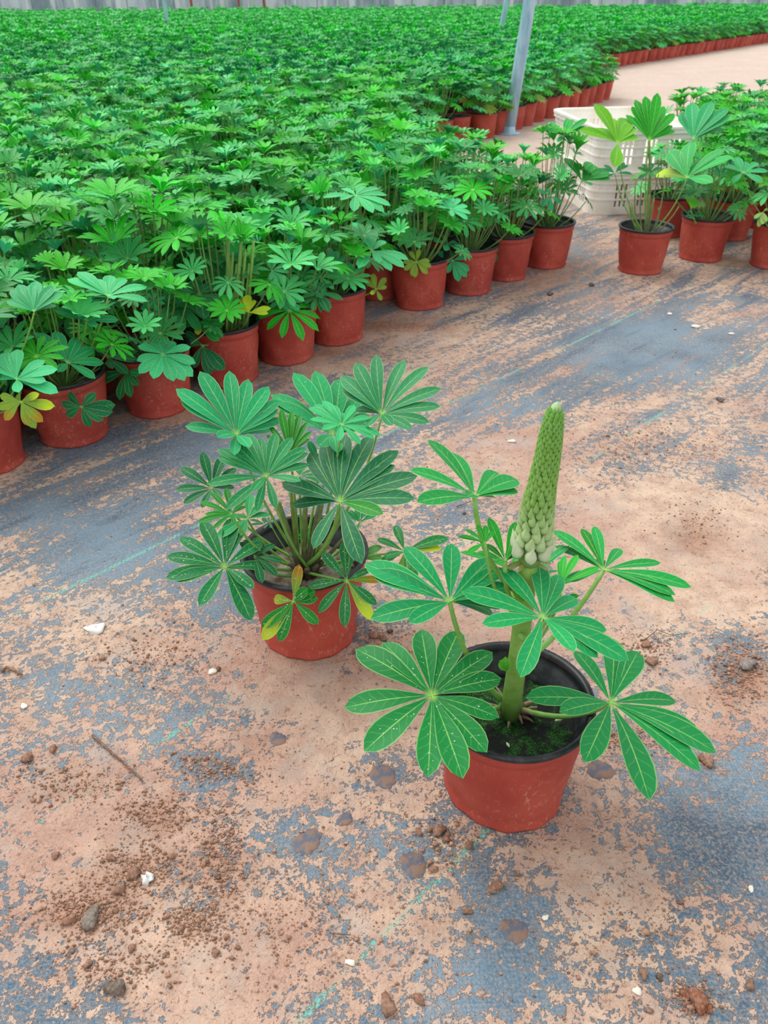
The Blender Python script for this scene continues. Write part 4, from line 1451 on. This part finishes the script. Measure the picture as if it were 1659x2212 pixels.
# ------------------------------------------------------------------ debris on the mat
def px_size(px, py, r):
    c = at(px, py, z=0)
    return c, r * np.linalg.norm(c - CAM) / FPX


stones = [(1613, 1439, 17, lin(138, 126, 120), 'grey oval stone in the loose soil at the right edge'),
          (197, 1988, 19, lin(128, 112, 102), 'grey-brown flat stone in the crumbled soil, lower left'),
          (250, 2137, 18, lin(104, 84, 72), 'dark rounded stone near the bottom left corner'),
          (262, 1916, 9, lin(112, 110, 106), 'small grey pebble below the crumbled soil by the white scrap'),
          (1555, 866, 8, lin(96, 88, 84), 'dark pebble upper right beyond the flower spike'),
          (1424, 2112, 7, lin(92, 70, 56), 'tiny dark brown pebble near the bottom right'),
          (472, 1446, 6, lin(110, 74, 56), 'tiny pebble behind the bushy potted lupin pot, on the left'),
          (843, 1365, 6, lin(70, 44, 34), 'tiny dark pebble between the two near pots'),
          (1003, 1110, 4, lin(70, 56, 52), 'tiny dark round pebble above the flowering lupin'),
          (1277, 617, 7, lin(76, 76, 80), 'small dark stone on the path near the row of pots'),
          (1188, 637, 7, lin(92, 72, 60), 'small dark crumb left of the small dark stone on the path')]
for i, (px, py, r, tn, lab) in enumerate(stones):
    c3, s_ = px_size(px, py, r)
    g = Geo(); lump(g, (0, 0, 0), s_, tn, 40 + i, .5, 14, 9)
    o = g.build('pebble', CLODM); o.location = c3; o.rotation_euler = (0, 0, i * 1.3)
    tag(o, lab, 'stone', 'stones on the mat')

whites = [(52, 1526, 8, 'small cream-white chip near the left edge'), (1178, 1983, 7, 'small white chip below the front pot'), (1375, 2142, 9, 'white chip near the bottom edge, right of centre'),
          (757, 2080, 9, 'cream chip near the bottom, left of the faded green line'), (1106, 954, 8, 'white flake on the mat left of the spike top'), (1502, 707, 9, 'white chip on the bare mat at the upper right'),
          (1580, 722, 6, 'flat white bit right of the white chip, upper right'), (1447, 679, 6, 'small pale chip left of the white chip, upper right'), (1622, 1921, 7, 'pale chip near the right edge, low down'),
          (459, 1452, 10, 'faint pale flake on the clay left of the bushy lupin')]
for i, (px, py, r, lab) in enumerate(whites):
    c3, s_ = px_size(px, py, r)
    g = Geo(); lump(g, (0, 0, 0), s_, lin(236, 228, 214), 90 + i, .3, 9, 5)
    o = g.build('white_chip', BITM); o.location = c3; o.rotation_euler = (0, 0, i * .9)
    tag(o, lab, 'chip', 'white chips on the mat')

# shard and scrap of white plastic
def sheet(name, outline, label, cat, tint, lift=.004, crumple=.002):
    P = [at(x_, y_, z=0) for x_, y_ in outline]
    c3 = np.mean(P, axis=0)
    n = len(P)
    g = Geo()
    rows = []
    for f_, z_ in ((0, lift), (.5, lift * 1.1), (1.0, .0012)):
        rows.append(np.array([(p - c3) * f_ + np.array([0, 0, z_ + crumple * math.sin(5 * i + 7 * f_) * (f_ > 0)]) for i, p in enumerate(P)]))
    g.add(np.concatenate(rows), grid_quads(3, n, True), 0, None, tint)
    o = g.build(name, BITM)
    sm = o.modifiers.new('thickness', 'SOLIDIFY'); sm.thickness = .0008; sm.offset = 1
    o.location = c3
    return tag(o, label, cat)


sheet('white_shard', [(179, 1358), (192, 1353), (212, 1351), (226, 1346), (228, 1352), (222, 1368), (212, 1371), (198, 1366), (187, 1364)], 'broken white shard with a pointed end, left of the bushy lupin', 'shard', lin(244, 242, 232))
sheet('white_scrap', [(306, 1893), (316, 1898), (320, 1886), (332, 1890), (334, 1906), (322, 1910), (318, 1916), (306, 1912)], 'crumpled scrap of white film beside the crumbled soil, lower left', 'scrap', lin(240, 240, 238), .006, .004)


def twig(path, r, label, col):
    P = [at(x_, y_, z=.003 + .002 * (i % 2)) for i, (x_, y_) in enumerate(path)]
    g = Geo()
    c0 = P[0].copy(); c0[2] = 0
    tube(g, [p - c0 for p in P], np.linspace(r, r * .55, len(P)), 7, 0, col)
    o = g.build('twig', CLODM); o.location = c0
    tag(o, label, 'twig', 'twigs on the mat')


twig([(200, 1588), (215, 1602), (230, 1615), (248, 1632), (262, 1642), (280, 1660), (296, 1672), (308, 1688)], .0021, 'long thin brown twig on the clay, left side', lin(124, 86, 66))
twig([(2, 1450), (14, 1441), (28, 1446), (48, 1458)], .003, 'short thick pair of brown twig pieces at the left edge', lin(150, 106, 78))
twig([(1020, 1845 + 165), (1012, 2022), (1008, 2030)], .001, 'tiny twig at the bottom, above the large bare patch', lin(120, 90, 66))
twig([(712, 2015), (735, 2018), (758, 2020)], .0008, 'hair-thin straw near the bottom, left of centre', lin(110, 80, 60))
twig([(1390, 1385), (1420, 1360), (1450, 1372), (1490, 1368)], .0009, 'fine root fibre upper right of the flowering lupin', lin(116, 80, 62))
twig([(985, 1095), (1020, 1082), (1060, 1078)], .0009, 'fine straw left of the bud spike', lin(110, 76, 62))

# clods one could pick up
clods = [(947, 1797, 14), (965, 1812, 11), (1013, 1829, 10), (1072, 1917, 13), (1062, 1925, 9), (905, 1800, 8), (936, 1880, 8), (1010, 1970, 9), (838, 2175, 17), (905, 2160, 11),
         (290, 1890, 13), (258, 1925, 12), (466, 2060, 8), (285, 2050, 8), (190, 2085, 8), (240, 1855, 9), (150, 1990, 12), (1506, 2165, 20), (1480, 2150, 10), (1530, 2180, 9), (1390, 2105, 9),
         (810, 1375, 12), (828, 1380, 9), (928, 1450, 10), (940, 1465, 8), (1530, 1650, 13), (1515, 1640, 9), (1408, 1432, 12), (1395, 1395, 10), (1620, 2130, 9), (115, 1620, 9), (60, 1640, 12), (120, 1850, 8)]
for i, (px, py, r) in enumerate(clods):
    c3, s_ = px_size(px, py, r)
    g = Geo()
    tn = np.array(lin(150, 106, 82)) * rng.uniform(.8, 1.15)
    if py > 2140 and px > 1400:
        tn = np.array(lin(146, 84, 56))
    lump(g, (0, 0, 0), s_, tn, 200 + i, .55, 12, 8)
    o = g.build('clay_clod', CLODM); o.location = c3; o.rotation_euler = (0, 0, i)
    side = 'left' if px < 553 else 'right' if px > 1106 else 'middle'
    where = 'bottom' if py > 1950 else 'lower' if py > 1700 else 'upper'
    tag(o, 'crumbly brown clay clod lying on the mat in the %s %s of the picture' % (where, side), 'clod', 'clay clods, %s %s' % (where, side))

# countless crumbs of loose soil
g = Geo()
zones = [(300, 1880, 90, 50, 380), (190, 1965, 90, 45, 420), (480, 1850, 50, 90, 330), (420, 1990, 60, 40, 220), (330, 1760, 80, 40, 220), (1600, 1450, 60, 70, 420), (1500, 2160, 40, 30, 160),
         (1350, 1600, 70, 30, 160), (450, 1660, 90, 30, 180), (150, 1690, 120, 40, 180), (1400, 1410, 50, 40, 160), (260, 2080, 130, 60, 200), (620, 2020, 240, 120, 260),
         (860, 700, 120, 12, 160), (960, 1820, 70, 60, 130), (1420, 960, 140, 40, 200), (1500, 1130, 70, 50, 120), (330, 1420, 120, 50, 180), (820, 1400, 80, 60, 120), (500, 905, 80, 14, 80),
         (1350, 2000, 260, 160, 180), (1200, 1000, 300, 200, 160), (1450, 700, 240, 120, 90), (700, 1700, 300, 200, 160), (300, 1200, 200, 200, 60)]
s8 = None
for zx, zy, rx, ry, cnt_ in zones:
    for _ in range(int(cnt_ * 2.2)):
        px, py = rng.normal(zx, rx * .6), rng.normal(zy, ry * .6)
        if not (-20 < px < 1680 and 560 < py < 2230):
            continue
        c3 = at(px, py, z=0)
        s_ = float(rng.lognormal(math.log(.00105), .48))
        lump(g, c3 + np.array([0, 0, -s_ * .15]), s_, np.array(lin(172, 126, 100)) * rng.uniform(.55, 1.3), int(rng.integers(1e6)), .75, 6, 4)
o = g.build('soil_crumbs', CLODM)
tag(o, 'fine reddish soil crumbs sprinkled over the woven mat', 'soil', None, 'stuff')

# the source meshes of the shared variants leave the scene: only their copies stay
for pr in protos:
    for ch, sub in pr:
        for x_ in sub:
            bpy.data.objects.remove(x_)
        bpy.data.objects.remove(ch)
